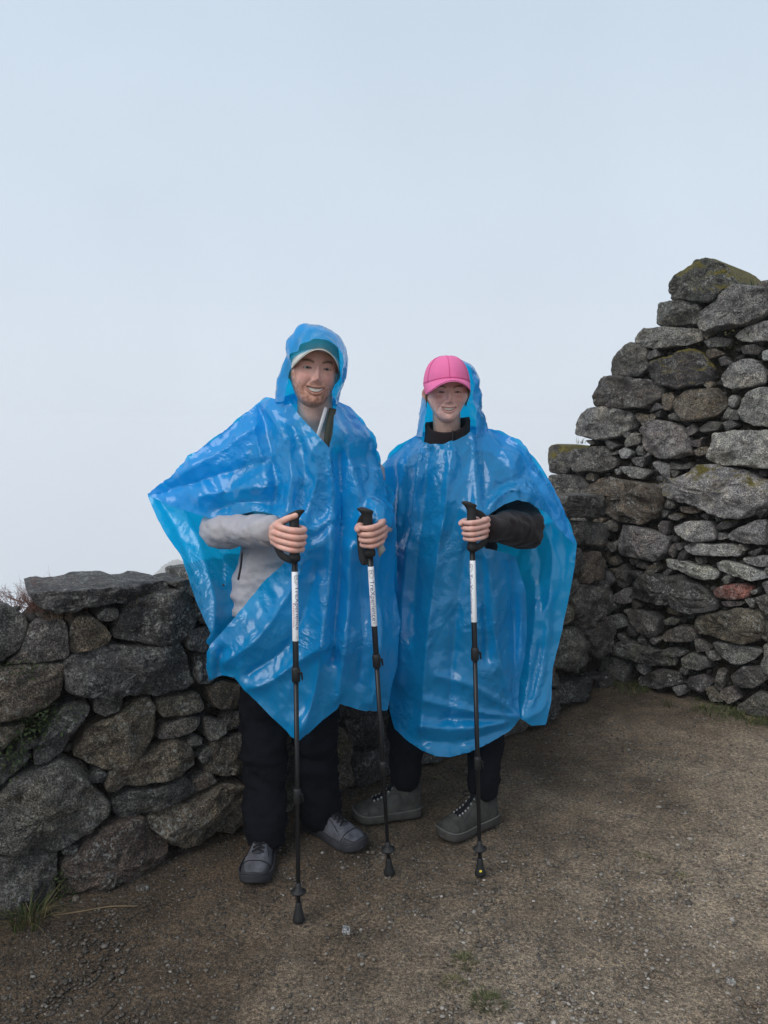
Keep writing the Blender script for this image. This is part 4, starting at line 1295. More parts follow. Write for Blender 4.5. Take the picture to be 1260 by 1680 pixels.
def pole(spec, label, folded_strap=True, with_print=True):
    tip, grip = np.asarray(spec['tip']), np.asarray(spec['grip'])
    ax = grip - tip; ax = ax / np.linalg.norm(ax)
    tl = np.linalg.norm(grip - tip)
    root = empty('trekking_pole', tip, label, 'trekking pole', 'trekking poles')
    rot = Vector((0, 0, 1)).rotation_difference(Vector(ax))
    root.rotation_mode = 'QUATERNION'; root.rotation_quaternion = rot
    # local: z along the shaft, -y to the viewer, s = face: which way the grip's beak points
    s = spec['face']
    H = tl                                             # height of the hand's middle
    def part(nm, V, F, mat, par=root, smooth=True): return mesh_obj(nm, V, F, mat, par, smooth)
    def lathe(prof, seg=20):
        z = np.array([p[0] for p in prof]); r = np.array([p[1] for p in prof])
        path = np.stack([0 * z, 0 * z, z], -1)
        V, F = [], []
        a = np.linspace(0, 2 * math.pi, seg, endpoint=False)
        for zz, rr in zip(z, r):
            V.append(np.stack([rr * np.cos(a), rr * np.sin(a), np.full(seg, zz)], -1))
        V = np.concatenate(V)
        F = grid_faces(len(z), seg, True) + [tuple(range(seg))[::-1], tuple((len(z) - 1) * seg + i for i in range(seg))]
        return V, F
    part('rubber_tip', *lathe([(0.0, 0.016), (0.002, 0.0185), (0.010, 0.019), (0.022, 0.0155), (0.040, 0.0115), (0.056, 0.0095), (0.060, 0.0075)]), M['rubber'])
    if spec.get('yellow'):
        part('paint_mark', *[(lambda vf: (vf[0] * np.array((1, .5, 1)) + np.array((0.0, -0.0135, 0.016)), vf[1])[k])(tube(np.array([(0, 0, -0.004), (0, 0, 0.004)]), 0.006, 10)) for k in (0, 1)], M['yellow'])
    part('lower_shaft', *lathe([(0.055, 0.0062), (0.060, 0.0065), (0.39, 0.0068), (0.40, 0.0068)]), M['pole_black'])
    part('basket', *lathe([(0.082, 0.008), (0.086, 0.019), (0.091, 0.0245), (0.094, 0.0245), (0.098, 0.014), (0.106, 0.0095), (0.120, 0.008)], 24), M['rubber'])
    part('middle_shaft', *lathe([(0.385, 0.0072), (0.39, 0.0078), (0.72 * H / 1.12, 0.0078)]), M['pole_black'])
    zt = 0.735 * H / 1.12
    part('upper_shaft', *lathe([(zt - 0.02, 0.0088), (zt, 0.0092), (H - 0.055, 0.0092)]), M['pole_black'])
    for zz, rr in ((0.39, 0.0115), (zt - 0.012, 0.0130)):                    # flick locks
        c = part('clamp', *lathe([(zz - 0.026, rr * 0.8), (zz - 0.024, rr), (zz + 0.012, rr * 1.05), (zz + 0.020, rr * 0.85)]), M['rubber'])
        v, f = tube(np.array([(rr * 0.6, -rr * 0.5, zz + 0.008), (rr * 1.35, -rr * 0.2, zz + 0.002), (rr * 1.5, 0.0, zz - 0.018)]), [0.005, 0.006, 0.004], 8, flat=0.6)
        part('lever', v, f, M['rubber'], c)
    # white printed sleeve
    l1, l0 = H - 0.105, H - 0.105 - spec.get('label_len', 0.205)
    lab = part('white_sleeve', *lathe([(l0, 0.0093), (l0 + 0.001, 0.0097), (l1 - 0.001, 0.0097), (l1, 0.0093)], 28), M['label_white'])
    if with_print:
        rad = 0.00995
        def wrap(V, zt_, lift=0.0, u0=0.0):
            ang = (V[:, 1] + u0) / rad + spec['turn']       # letters' tops point to the viewer's right
            r = rad + lift
            return np.stack([r * np.sin(ang), -r * np.cos(ang), zt_ - V[:, 0]], -1)
        V, F = flat_text('TreXperience', 0.0205)
        k = 0.134 / V[:, 0].max(); V[:, 0] *= k
        part('lettering', wrap(V, l1 - 0.044), F, M['ink_blue'], lab, False)
        em = Acc()
        em.add(*ring2d(0.010, 0.0042, 0.0052, 0.0006)); em.add(*ring2d(0.010, -0.0042, 0.0052, 0.0006)); em.add(*ring2d(0.022, 0.0, 0.0060, 0.0006)); em.add(*ring2d(0.019, 0.0, 0.0098, 0.0005, 1.35))
        V, F = em.arr(); part('emblem', wrap(V, l1 - 0.006, 0.0001), F, M['ink_grey'], lab, False)
        V, F = flat_text('EXPEDITIONS', 0.0075)
        V[:, 0] *= 0.075 / V[:, 0].max()
        part('small_lettering', wrap(V, l1 - 0.095, 0, -0.0125), F, M['ink_red'], lab, False)
        V, F = flat_text('221', 0.009)
        Vr = np.stack([-V[:, 1], V[:, 0] - V[:, 0].max() / 2, V[:, 2]], -1)
        part('number', wrap(Vr, l0 + 0.012), F, M['ink_grey'], lab, False)
    # moulded grip: ribbed body, flared head with a beak
    prof = [(-0.075, 0.0105), (-0.070, 0.0175), (-0.058, 0.0185), (-0.048, 0.0150), (-0.030, 0.0150), (-0.012, 0.0162), (0.006, 0.0150), (0.024, 0.0162), (0.042, 0.0150), (0.056, 0.0148), (0.064, 0.0155), (0.070, 0.0175), (0.075, 0.0190), (0.079, 0.0180), (0.081, 0.012)]
    up = spec.get('up', 0.0)
    seg = 24; a = np.linspace(0, 2 * math.pi, seg, endpoint=False); V = []
    for z, r in prof:
        q = sstep(0.055, 0.078, z)
        beak = 1 + q * 0.75 * np.maximum(0, np.cos(a) * s) ** 2
        zz = H + z + (up if z > 0.05 else 0) + q * 0.006 * np.cos(a) * s
        V.append(np.stack([r * np.cos(a) * beak, r * np.sin(a), zz], -1))
    V = np.concatenate(V)
    part('grip', V, grid_faces(len(prof), seg, True) + [tuple(range(seg))[::-1], tuple((len(prof) - 1) * seg + i for i in range(seg))], M['rubber'])
    # wrist strap
    if spec.get('strap'):
        sp = catmull([np.array(q) + (0, 0, H) for q in spec['strap']], 26)
        V, F = tube(sp, 0.011, 10, cap=True, flat=0.13, updir=(0, 1.0, 0))
        part('strap', V, F, M['rubber'])
    return root
# ================================================================== ponchos
def tps(ctrl):
    """smooth surface through (x, y, value) control points"""
    c = np.array(ctrl, float); xy = c[:, :2] / 100.0; n = len(c)
    def U(r2): return np.where(r2 > 1e-12, r2 * np.log(r2 + 1e-12), 0)
    K = U(((xy[:, None] - xy[None]) ** 2).sum(-1)) + np.eye(n) * 0.01
    Pm = np.hstack([np.ones((n, 1)), xy])
    A = np.block([[K, Pm], [Pm.T, np.zeros((3, 3))]])
    w = np.linalg.solve(A, np.concatenate([c[:, 2], np.zeros(3)]))
    def f(x, y):
        q = np.stack([np.asarray(x, float), np.asarray(y, float)], -1) / 100.0
        return U(((q[:, None] - xy[None]) ** 2).sum(-1)) @ w[:n] + w[n] + q @ w[n + 1:]
    return f
def triangulate(outline, step):
    o = resample(outline, step)
    x0, y0 = o.min(0); x1, y1 = o.max(0)
    pts = []
    r = 0; y = y0
    while y < y1:
        xs = np.arange(x0 + (step / 2 if r % 2 else 0), x1, step)
        pts.append(np.stack([xs, np.full(len(xs), y)], -1)); y += step * 0.866; r += 1
    pts = np.concatenate(pts) + rng.uniform(-0.12, 0.12, (sum(len(p) for p in pts), 2)) * step
    ok = inside(o, pts[:, 0], pts[:, 1]) & (poly_dist(o, pts[:, 0], pts[:, 1]) > step * 0.55)
    allp = np.vstack([o, pts[ok]]); n = len(o)
    res = delaunay_2d_cdt([Vector(p) for p in allp], [(i, (i + 1) % n) for i in range(n)], [], 0, 1e-6)
    vv = np.array([v[:] for v in res[0]])
    tri = np.array([f for f in res[2] if len(f) == 3])
    cen = vv[tri].mean(1)
    return vv, tri[inside(o, cen[:, 0], cen[:, 1])]
def crease_depth(x, y, creases):
    d = np.zeros(len(x))
    for pts, amp, w in creases:
        q = catmull(pts, 24)
        r = poly_dist(q, x, y, False)
        d += 1.35 * amp * np.exp(-(np.sqrt(r * r + 1.0) / (w * 1.15)) ** 1.15)
    return d
def crumple(V, seed, amp=1.0, n=9):
    """straight sharp creases: folded planes in a few directions, each fading in and out over the film"""
    r = np.random.default_rng(seed)
    h = np.zeros(len(V))
    for k in range(n):
        lam = (0.36, 0.27, 0.21, 0.16, 0.13, 0.10, 0.075, 0.06, 0.05)[k % 9] * r.uniform(0.85, 1.15)
        th = r.normal(0, 0.75)                       # crease lines mostly fall steeply
        d = np.array((math.cos(th), 0.35 * r.normal(), math.sin(th)))
        w = np.array([noise.noise(Vector(v * 5.0 + (k * 9.1 + seed, 0, 0))) for v in V])
        m = np.array([noise.noise(Vector(v * (3.2 + 2.5 * (k > 4)) + (0, k * 7.3 + seed, 3.0))) for v in V])
        x = (V @ d) / lam + 0.45 * w + r.uniform(0, 1)
        tri = 1 - 2 * np.abs(2 * (x - np.floor(x + 0.5)))
        h += 0.060 * lam * tri * np.clip(0.22 + 1.6 * m, 0, 1)
    up = sstep(0.85, 1.30, V[:, 2])
    return h * amp * (0.45 + 0.75 * up)
def relax(V, T, eps, iters, attract, bend, seed, amp):
    """let the film buckle: edges want to be a little longer than the smooth shape gives them"""
    E = np.vstack([T[:, [0, 1]], T[:, [1, 2]], T[:, [2, 0]]]); E = np.unique(np.sort(E, 1), axis=0)
    n = len(V); i, j = E[:, 0], E[:, 1]
    val = np.bincount(E.ravel(), minlength=n).astype(float)
    L0 = np.linalg.norm(V[j] - V[i], axis=1)
    mid = (V[i] + V[j]) / 2
    rest = L0 * (1 + eps(mid, (V[j] - V[i]) / (L0[:, None] + 1e-9)))
    T0 = V.copy()
    Nn = vnormals(V, [tuple(t) for t in T])
    off = np.random.default_rng(seed).uniform(0, 50, 3)
    V = V + Nn * (amp * (1.4 * fbm(V, (11, 11, 6), 3, 0.9, off) + 0.5 * fbm(V, 30, 2, 0.9, off)))[:, None]
    acc = lambda idx, w: np.stack([np.bincount(idx, w[:, k], minlength=n) for k in range(3)], -1)
    for it in range(iters):
        d = V[j] - V[i]
        l = np.linalg.norm(d, axis=1) + 1e-9
        c = d * (0.5 * (l - rest) / l)[:, None]
        V = V + (acc(i, c) - acc(j, c)) / val[:, None] * 1.6
        if bend:
            lap = (acc(i, V[j]) + acc(j, V[i])) / val[:, None] - V
            V = V + bend * lap
        V = V + attract * (T0 - V)
    return V
def film(name, parent, ploc, sheets, eps, seed, iters=90, attract=0.012, bend=0.010, amp=0.004, step=4.2):
    """sheets: list of (outline px, depth controls, creases); sheets sharing an edge are welded"""
    Vs, Ts, n = [], [], 0
    for outline, ctrl, creases in sheets:
        q, t = triangulate(outline, step)
        Y = tps(ctrl)(q[:, 0], q[:, 1])
        b = np.clip(poly_dist(outline, q[:, 0], q[:, 1]) / 14.0, 0.0, 1)
        Y = Y - crease_depth(q[:, 0], q[:, 1], creases) * (0.35 + 0.65 * b)
        Vs.append(Parr(q[:, 0], q[:, 1], Y)); Ts.append(t + n); n += len(q)
    V, T = np.concatenate(Vs), np.concatenate(Ts)
    V = V + vnormals(V, [tuple(t) for t in T]) * crumple(V, seed, 0.62)[:, None]
    V = relax(V, T, eps, iters, attract, bend, seed, amp)
    o = mesh_obj(name, V - np.asarray(ploc), T, M['poncho'], parent)
    bm = bmesh.new(); bm.from_mesh(o.data)
    bmesh.ops.remove_doubles(bm, verts=bm.verts, dist=0.004)
    bm.to_mesh(o.data); bm.free()
    return o
def hood(name, parent, ploc, lip, lipY, arch, archY, yb, cz, seed, crush=0.004):
    """lip: front edge px, arch: outline of the hood px (same order, collar - crown - collar); closes behind the head at depth yb"""
    m = 64
    q0, q1 = catmull(lip, m), catmull(arch, m)
    y0 = np.interp(np.linspace(0, 1, m), np.linspace(0, 1, len(lipY)), lipY)
    y1 = np.interp(np.linspace(0, 1, m), np.linspace(0, 1, len(archY)), archY)
    A, B = Parr(q0[:, 0], q0[:, 1], y0), Parr(q1[:, 0], q1[:, 1], y1)
    rings = []
    for k in range(8):
        t = k / 8
        r = A * (1 - t) + B * t
        bul = math.sin(t * math.pi / 2) - t
        r[:, 0] += (B[:, 0] - A[:, 0]) * bul; r[:, 2] += (B[:, 2] - A[:, 2]) * bul
        rings.append(r)
    nb = 20
    for k in range(nb):
        t = k / (nb - 1)
        s_ = math.cos(t * math.pi / 2 * 0.97) ** 0.6
        c = P(cz[0], cz[1], float(np.mean(y1)))
        r = c + (B - c) * s_
        r[:, 1] = B[:, 1] + (yb - B[:, 1]) * math.sin(t * math.pi / 2)
        w = np.clip((c[2] - B[:, 2]) / 0.1, 0, 1)
        r[:, 2] = B[:, 2] * w + r[:, 2] * (1 - w)
        rings.append(r)
    V = np.concatenate(rings)
    F = grid_faces(len(rings), m)
    T = np.array([t for f in F for t in ((f[0], f[1], f[2]), (f[0], f[2], f[3]))])
    V = V + vnormals(V, [tuple(t) for t in T]) * crumple(V, seed, 0.62)[:, None]
    e = lambda mid, d: np.full(len(mid), 0.07)
    V = relax(V, T, e, 110, 0.018, 0.02, seed, crush)
    return mesh_obj(name, V - np.asarray(ploc), T, M['poncho'], parent)

# ================================================================== the man
def build_man():
    toeR, heelR = G(414, 1457), G(414, 1457) + np.array((0.012, 0.29, 0))
    toeL, heelL = G(596, 1398), G(502, 1352)
    root = Vector((-0.33, 2.66, 0.0)); L0 = np.array(root)
    man = empty('person', root, 'hiker in a blue rain poncho over a grey jacket, hood up over a pale cap', 'person')
    # --- skin: head, neck, trunk, limbs, hands in one mesh
    Vh, Fh, Ch, teeth, info = head_shape('man')
    hrot, hs = (R(3), R(5), R(13)), 1.045
    hc = P(511, 603, 2.535) + np.array((0.0, 0.083, -0.004))
    body = Acc(); cols = []
    def add(V, F, C):
        body.add(np.asarray(V) - L0, F); cols.append(C if np.ndim(C) == 2 else np.tile(C, (len(V), 1)))
    add(xf(Vh, hc, hrot, hs), Fh, Ch)
    SHR, SHL = P(456, 738, 2.74), P(584, 738, 2.74)
    CH = P(516, 735, 2.71)
    PEL = P(484, 1000, 2.72)
    ELR = P(356, 866, 2.70)
    ELL = P(622, 856, 2.73)
    HR = dict(loc=grip_point('A'), rot=(R(0), R(5), R(-34)), sc=0.93)
    HL = dict(loc=grip_point('B'), rot=(R(0), R(-8), R(57)), sc=0.90)
    WRR = xf([(-0.105, 0.012, -0.003)], HR['loc'], HR['rot'], HR['sc'])[0]
    WRL = xf([(0.105, 0.012, -0.003)], HL['loc'], HL['rot'], HL['sc'])[0]
    KNR, KNL = P(432, 1195, 2.66), P(516, 1195, 2.70)
    ANR = np.array((heelR[0], heelR[1] - 0.075, 0.11)); ANL = heelL + (toeL - heelL) * 0.26; ANL[2] = 0.11
    HPR, HPL = P(452, 1010, 2.72), P(512, 1010, 2.72)
    skin = np.array((0.46, 0.29, 0.235))
    sk = Acc()
    sk.add(*tube(np.array([hc + (0, 0.020, -0.05), hc + (0.0, 0.03, -0.14), CH + (0, 0.02, 0.0)]), [0.060, 0.062, 0.075], 20))
    sk.add(*tube(np.array([CH, (CH + PEL) / 2, PEL]), [0.11, 0.115, 0.12], 18))
    for a, b, c in ((SHR, ELR, WRR), (SHL, ELL, WRL)):
        sk.add(*tube(np.array([CH, a, b, c]), [0.07, 0.05, 0.042, 0.027], 12))
    for a, b, c in ((HPR, KNR, ANR), (HPL, KNL, ANL)):
        sk.add(*tube(np.array([PEL, a, b, c]), [0.10, 0.085, 0.055, 0.038], 12))
    v, f = remesh(*sk.arr(), voxel=0.011, smooth=4)
    add(v, f, skin)
    hR = hand_shape(False, 1.0, 'top')
    hL = hand_shape(True, 0.97, 'side')
    gR = grip_point('A'); gL = grip_point('B')
    add(xf(hR[0], gR, HR['rot'], HR['sc']), hR[1], hR[2] * np.array((1.0, 0.95, 0.93)))
    add(xf(hL[0], gL, HL['rot'], HL['sc']), hL[1], hL[2] * np.array((0.9, 0.85, 0.83)))
    V, F = body.arr()
    b = mesh_obj('body', V, F, M['skin'], man)
    set_tint(b, np.concatenate(cols))
    # teeth and eyes
    mesh_obj('teeth', xf(teeth[0], hc, hrot, hs) - L0, teeth[1], M['tooth'], b)
    for s in (-1, 1):
        ev, ef, ec = eyeball(None, s * 0.031, info['yeye'] + 0.0075 + 0.0118, 0.0050)
        e = mesh_obj('eyeball', xf(ev, hc, hrot, hs) - L0, ef, M['eye'], b); set_tint(e, ec)
    # cap
    crown, brim = cap_shape(0.079, 0.098, 0.080, 0.047, 0.072, 0.054, 82)
    c = mesh_obj('cap', xf(crown[0], hc, (R(-4), R(6), R(11)), hs) - L0, crown[1], M['cap_crown'], man)
    mesh_obj('brim', xf(brim[0], hc, (R(-4), R(6), R(11)), hs) - L0, brim[1], M['pale_cap'], c)
    # grey jacket
    j = Acc()
    rings = []
    for t, rx, ry in ((0, .232, .155), (.12, .225, .15), (.35, .205, .14), (.6, .185, .13), (.85, .165, .115), (.97, .12, .09), (1.05, .08, .08)):
        ctr = PEL * (1 - t) + CH * t + np.array((-0.012 * (1 - t), 0.02 * t, 0))
        rings.append((ctr, rx, ry))
    j.add(*loft(rings))
    def sleeve(a, b, c, r0, r1, r2):
        p = catmull([CH * 0.35 + a * 0.65, a, (a + b) / 2, b, (b * 0.5 + c * 0.5), c], 30)
        q = np.linspace(0, 1, 30)
        rk = np.random.default_rng(int(abs(a[0]) * 1000)).normal(0, 1, 30); rk = np.convolve(rk, (0.5, 1, 0.5), 'same')
        j.add(*tube(p, np.interp(q, [0, .2, .6, .85, 1], [r0, r0, r1, r2 * 1.05, r2]) * (1 + 0.045 * rk), 18))
    WR2 = WRR + (ELR - WRR) * 0.06
    WL2 = WRL + (ELL - WRL) * 0.20
    sleeve(SHR, ELR, WR2, .068, .062, .045)
    sleeve(SHL, ELL, WL2, .066, .050, .036)
    jk = cloth_from(j, 0.0075, 2, [((5, 5, 11), 0.009), ((13, 13, 24), 0.004)], 4, M['grey_jacket'], 'jacket', man, L0)
    # cuff, zip, collar
    d = (WRR - ELR) / np.linalg.norm(WRR - ELR)
    mesh_obj('cuff', *[(lambda vf: (vf[0] - L0, vf[1])[k])(tube(np.array([WR2 - d * 0.03, WR2 + d * 0.012, WR2 + d * 0.016]), [0.050, 0.0485, 0.043], 22, cap=False)) for k in (0, 1)], M['grey_jacket'], jk)
    v, f = tube(np.array([WR2 + d * 0.004, WR2 + d * 0.020]), [0.036, 0.030], 18)
    mesh_obj('inner_cuff', v - L0, f, M['dark_trim'], jk)
    z0, z1 = P(397, 908, 2.555), P(391, 950, 2.555)
    v, f = tube(catmull([z0, (z0 + z1) / 2 + (0.002, 0, 0), z1], 8), 0.004, 6); mesh_obj('zip', v - L0, f, M['dark_trim'], jk)
    # open collar: olive band on one side, white shirt edge on the other
    def band(pts, w, mat, nm, par):
        q = catmull([P(*p) for p in pts], 20)
        t = np.gradient(q, axis=0); side = np.cross(t, np.array((0, -1.0, 0.25))); side /= np.linalg.norm(side, axis=1)[:, None]
        n4 = []
        for k in np.linspace(-0.5, 0.5, 5):
            n4.append(q + side * w * k + np.array((0, -0.006 * (1 - (2 * k) ** 2), 0)))
        A = np.stack(n4, 1)
        B = A + np.array((0, 0.006, 0))
        Vv = np.concatenate([A.reshape(-1, 3), B.reshape(-1, 3)]); n = 100
        Ff = grid_faces(20, 5) + [tuple(n + i for i in fq[::-1]) for fq in grid_faces(20, 5)]
        per = list(range(5)) + [r * 5 + 4 for r in range(1, 20)] + [95 + i for i in (3, 2, 1, 0)] + [r * 5 for r in range(18, 0, -1)]
        Ff += [(a, b_, n + b_, n + a) for a, b_ in zip(per, per[1:] + per[:1])]
        return mesh_obj(nm, Vv - L0, Ff, mat, par)
    band([(546, 670, 2.58), (541, 695, 2.55), (537, 722, 2.53), (536, 745, 2.525)], 0.024, M['olive'], 'collar', jk)
    band([(535, 668, 2.565), (528, 692, 2.545), (521, 715, 2.535)], 0.012, M['white_cloth'], 'shirt_edge', jk)
    fv = np.array([P(617, 893, 2.43), P(626, 889, 2.44), P(632, 902, 2.44), P(622, 915, 2.43), P(624, 903, 2.42)])
    fv = np.vstack([fv, fv + (0.002, 0.006, 0)])
    mesh_obj('cuff_flap', fv - L0, [(0, 1, 4), (1, 2, 4), (2, 3, 4), (3, 0, 4), (5, 9, 6), (6, 9, 7), (7, 9, 8), (8, 9, 5), (0, 5, 6, 1), (1, 6, 7, 2), (2, 7, 8, 3), (3, 8, 5, 0)], M['silver'], jk)
    # trousers
    t = Acc()
    t.add(*loft([(PEL + (0, 0, -0.12), .165, .125), (PEL, .175, .125), (PEL + (0, 0, .12), .16, .11)]))
    for h, k, a in ((HPR, KNR, ANR), (HPL, KNL, ANL)):
        p = catmull([PEL * 0.3 + h * 0.7, h, (h + k) / 2, k, (k + a) / 2, a + (0, -0.01, -0.02)], 30); q = np.linspace(0, 1, 30)
        t.add(*tube(p, np.interp(q, [0, .2, .6, .85, 1], [.10, .10, .076, .066, .069]), 20))
    cloth_from(t, 0.011, 3, [((7, 7, 10), 0.014), ((14, 14, 26), 0.006)], 8, M['trousers'], 'trousers', man, L0)
    shoe(man, L0, toeR, heelR, 'shoe')
    shoe(man, L0, toeL, heelL, 'shoe')
    # --- poncho
    shoulder = [(440, 655), (425, 662), (400, 680), (370, 706), (340, 728), (310, 752), (283, 780), (262, 795), (241, 811)]
    right = [(553, 660), (575, 668), (595, 690), (610, 715), (620, 745), (626, 775), (636, 800), (645, 830), (650, 870)]
    front = ([(452, 655), (470, 652), (492, 683), (515, 708), (540, 735), (546, 712), (549, 680)] + right +
             [(645, 900), (647, 960), (655, 1020), (651, 1090), (642, 1130), (637, 1166), (615, 1168), (600, 1168), (575, 1160), (558, 1155), (553, 1163), (530, 1180), (505, 1203), (490, 1215), (478, 1208), (440, 1170),
              (405, 1135), (385, 1112), (362, 1108), (343, 1118), (338, 1095), (340, 1070), (346, 1058), (380, 1020), (430, 958), (470, 920), (500, 905), (502, 880), (478, 858), (445, 842), (420, 838), (400, 842), (370, 850), (345, 850), (300, 836), (270, 825)] + shoulder[::-1])
    yS = [2.70, 2.70, 2.69, 2.68, 2.68, 2.68, 2.69, 2.70, 2.71]
    yR = [2.66, 2.68, 2.69, 2.70, 2.69, 2.66, 2.63, 2.61, 2.61]
    edge = [(x, y, d_) for (x, y), d_ in zip(shoulder, yS)] + [(x, y, d_) for (x, y), d_ in zip(right, yR)]
    fctl = edge + [(470, 652, 2.60), (540, 735, 2.505), (549, 680, 2.56), (492, 683, 2.57), (480, 740, 2.545), (430, 740, 2.60), (585, 760, 2.57), (520, 800, 2.50), (460, 830, 2.52), (575, 850, 2.52), (615, 800, 2.55), (630, 835, 2.49), (640, 862, 2.485),
                   (360, 790, 2.62), (300, 800, 2.66), (345, 850, 2.625), (400, 842, 2.56), (445, 842, 2.50), (500, 890, 2.475), (545, 900, 2.475), (600, 950, 2.52), (645, 960, 2.63), (430, 958, 2.52), (380, 1020, 2.51), (346, 1058, 2.51), (338, 1095, 2.51),
                   (440, 1060, 2.47), (540, 1050, 2.46), (620, 1060, 2.52), (653, 1030, 2.62), (637, 1166, 2.58), (600, 1168, 2.50), (490, 1215, 2.43), (440, 1170, 2.45), (385, 1112, 2.49), (343, 1118, 2.52), (553, 1163, 2.47)]
    fcr = [([(543, 740), (546, 820), (544, 900), (538, 980), (528, 1060)], .026, 6), ([(556, 745), (560, 830), (558, 920), (552, 1000), (545, 1080)], -.034, 9),
           ([(440, 668), (468, 720), (478, 790), (470, 845)], .024, 10), ([(428, 672), (446, 740), (452, 800), (450, 838)], -.026, 9), ([(415, 690), (425, 740), (440, 790)], .018, 8),
           ([(420, 700), (370, 735), (320, 765), (286, 781)], .018, 9), ([(432, 760), (370, 775), (310, 795), (262, 806)], -.020, 9), ([(440, 800), (390, 802), (330, 815)], .020, 9), ([(440, 825), (395, 824), (350, 838)], -.014, 7),
           ([(500, 920), (470, 980), (420, 1050), (370, 1085)], .022, 10), ([(515, 930), (500, 1000), (470, 1060), (410, 1105)], -.018, 10), ([(545, 1055), (490, 1085), (440, 1120), (405, 1130)], .018, 8),
           ([(525, 960), (528, 1050), (515, 1140), (492, 1205)], .024, 12), ([(575, 900), (572, 1000), (562, 1090), (556, 1150)], .020, 9), ([(590, 930), (596, 1030), (588, 1120)], -.018, 9), ([(615, 920), (625, 1020), (622, 1100), (612, 1160)], .018, 9),
           ([(552, 700), (575, 760), (590, 820), (586, 870)], .016, 8), ([(600, 730), (604, 790), (596, 840)], -.016, 7), ([(505, 720), (520, 780), (500, 850)], .014, 8), ([(480, 700), (500, 760), (492, 830)], -.013, 7),
           ([(490, 850), (510, 870), (545, 850)], .018, 6), ([(505, 905), (530, 890), (546, 868)], .016, 6), ([(345, 1062), (345, 1090), (350, 1112)], .02, 5), ([(365, 1068), (358, 1090), (360, 1106)], -.02, 5)]
    back = ([(452, 655), (500, 643), (545, 650)] + right +
            [(650, 1000), (640, 1120), (550, 1120), (450, 1110), (380, 1090), (345, 1062), (338, 1052), (346, 1040), (335, 1015), (322, 985), (310, 950), (299, 915), (285, 895), (270, 872), (258, 850)] + shoulder[::-1])
    bctl = edge + [(500, 643, 2.78), (545, 650, 2.76), (452, 655, 2.72), (500, 800, 2.92), (420, 800, 2.88), (600, 800, 2.86), (340, 850, 2.78), (270, 850, 2.68), (299, 915, 2.60), (322, 985, 2.56), (346, 1040, 2.54), (400, 950, 2.72), (500, 1000, 2.88), (400, 1080, 2.64), (550, 1120, 2.88), (640, 1120, 2.85), (650, 1000, 2.80)]
    bcr = [([(300, 830), (330, 900), (352, 980), (350, 1035)], .02, 9), ([(340, 850), (360, 900), (365, 960)], -.018, 8), ([(262, 820), (290, 870), (318, 940)], -.012, 7), ([(335, 880), (350, 895), (372, 900)], .014, 5)]
    def eps(mid, d):
        z = mid[:, 2]
        low = sstep(1.05, 0.85, z)
        return 0.030 + 0.040 * low * np.abs(d[:, 0]) ** 2 + 0.022 * (1 - low)
    po = film('poncho', man, L0, [(front, fctl, fcr), (back, bctl, bcr)], eps, 3)
    po['label'] = 'thin translucent blue plastic rain poncho'
    hood('hood', po, L0, [(470, 658), (471, 635), (470, 610), (471, 588), (476, 578), (488, 568), (506, 560), (520, 557), (537, 559), (552, 569), (561, 583), (563, 600), (560, 620), (556, 640), (551, 662)], [2.58, 2.57, 2.54, 2.475, 2.45, 2.475, 2.54, 2.57, 2.58],
         [(449, 660), (453, 645), (459, 615), (465, 580), (474, 556), (486, 540), (502, 531), (518, 533), (538, 538), (554, 552), (565, 572), (569, 596), (565, 620), (557, 645), (553, 664)], [2.64, 2.62, 2.60, 2.58, 2.57, 2.58, 2.60, 2.62, 2.64], 2.80, (512, 604), 5, 0.008)
    return man

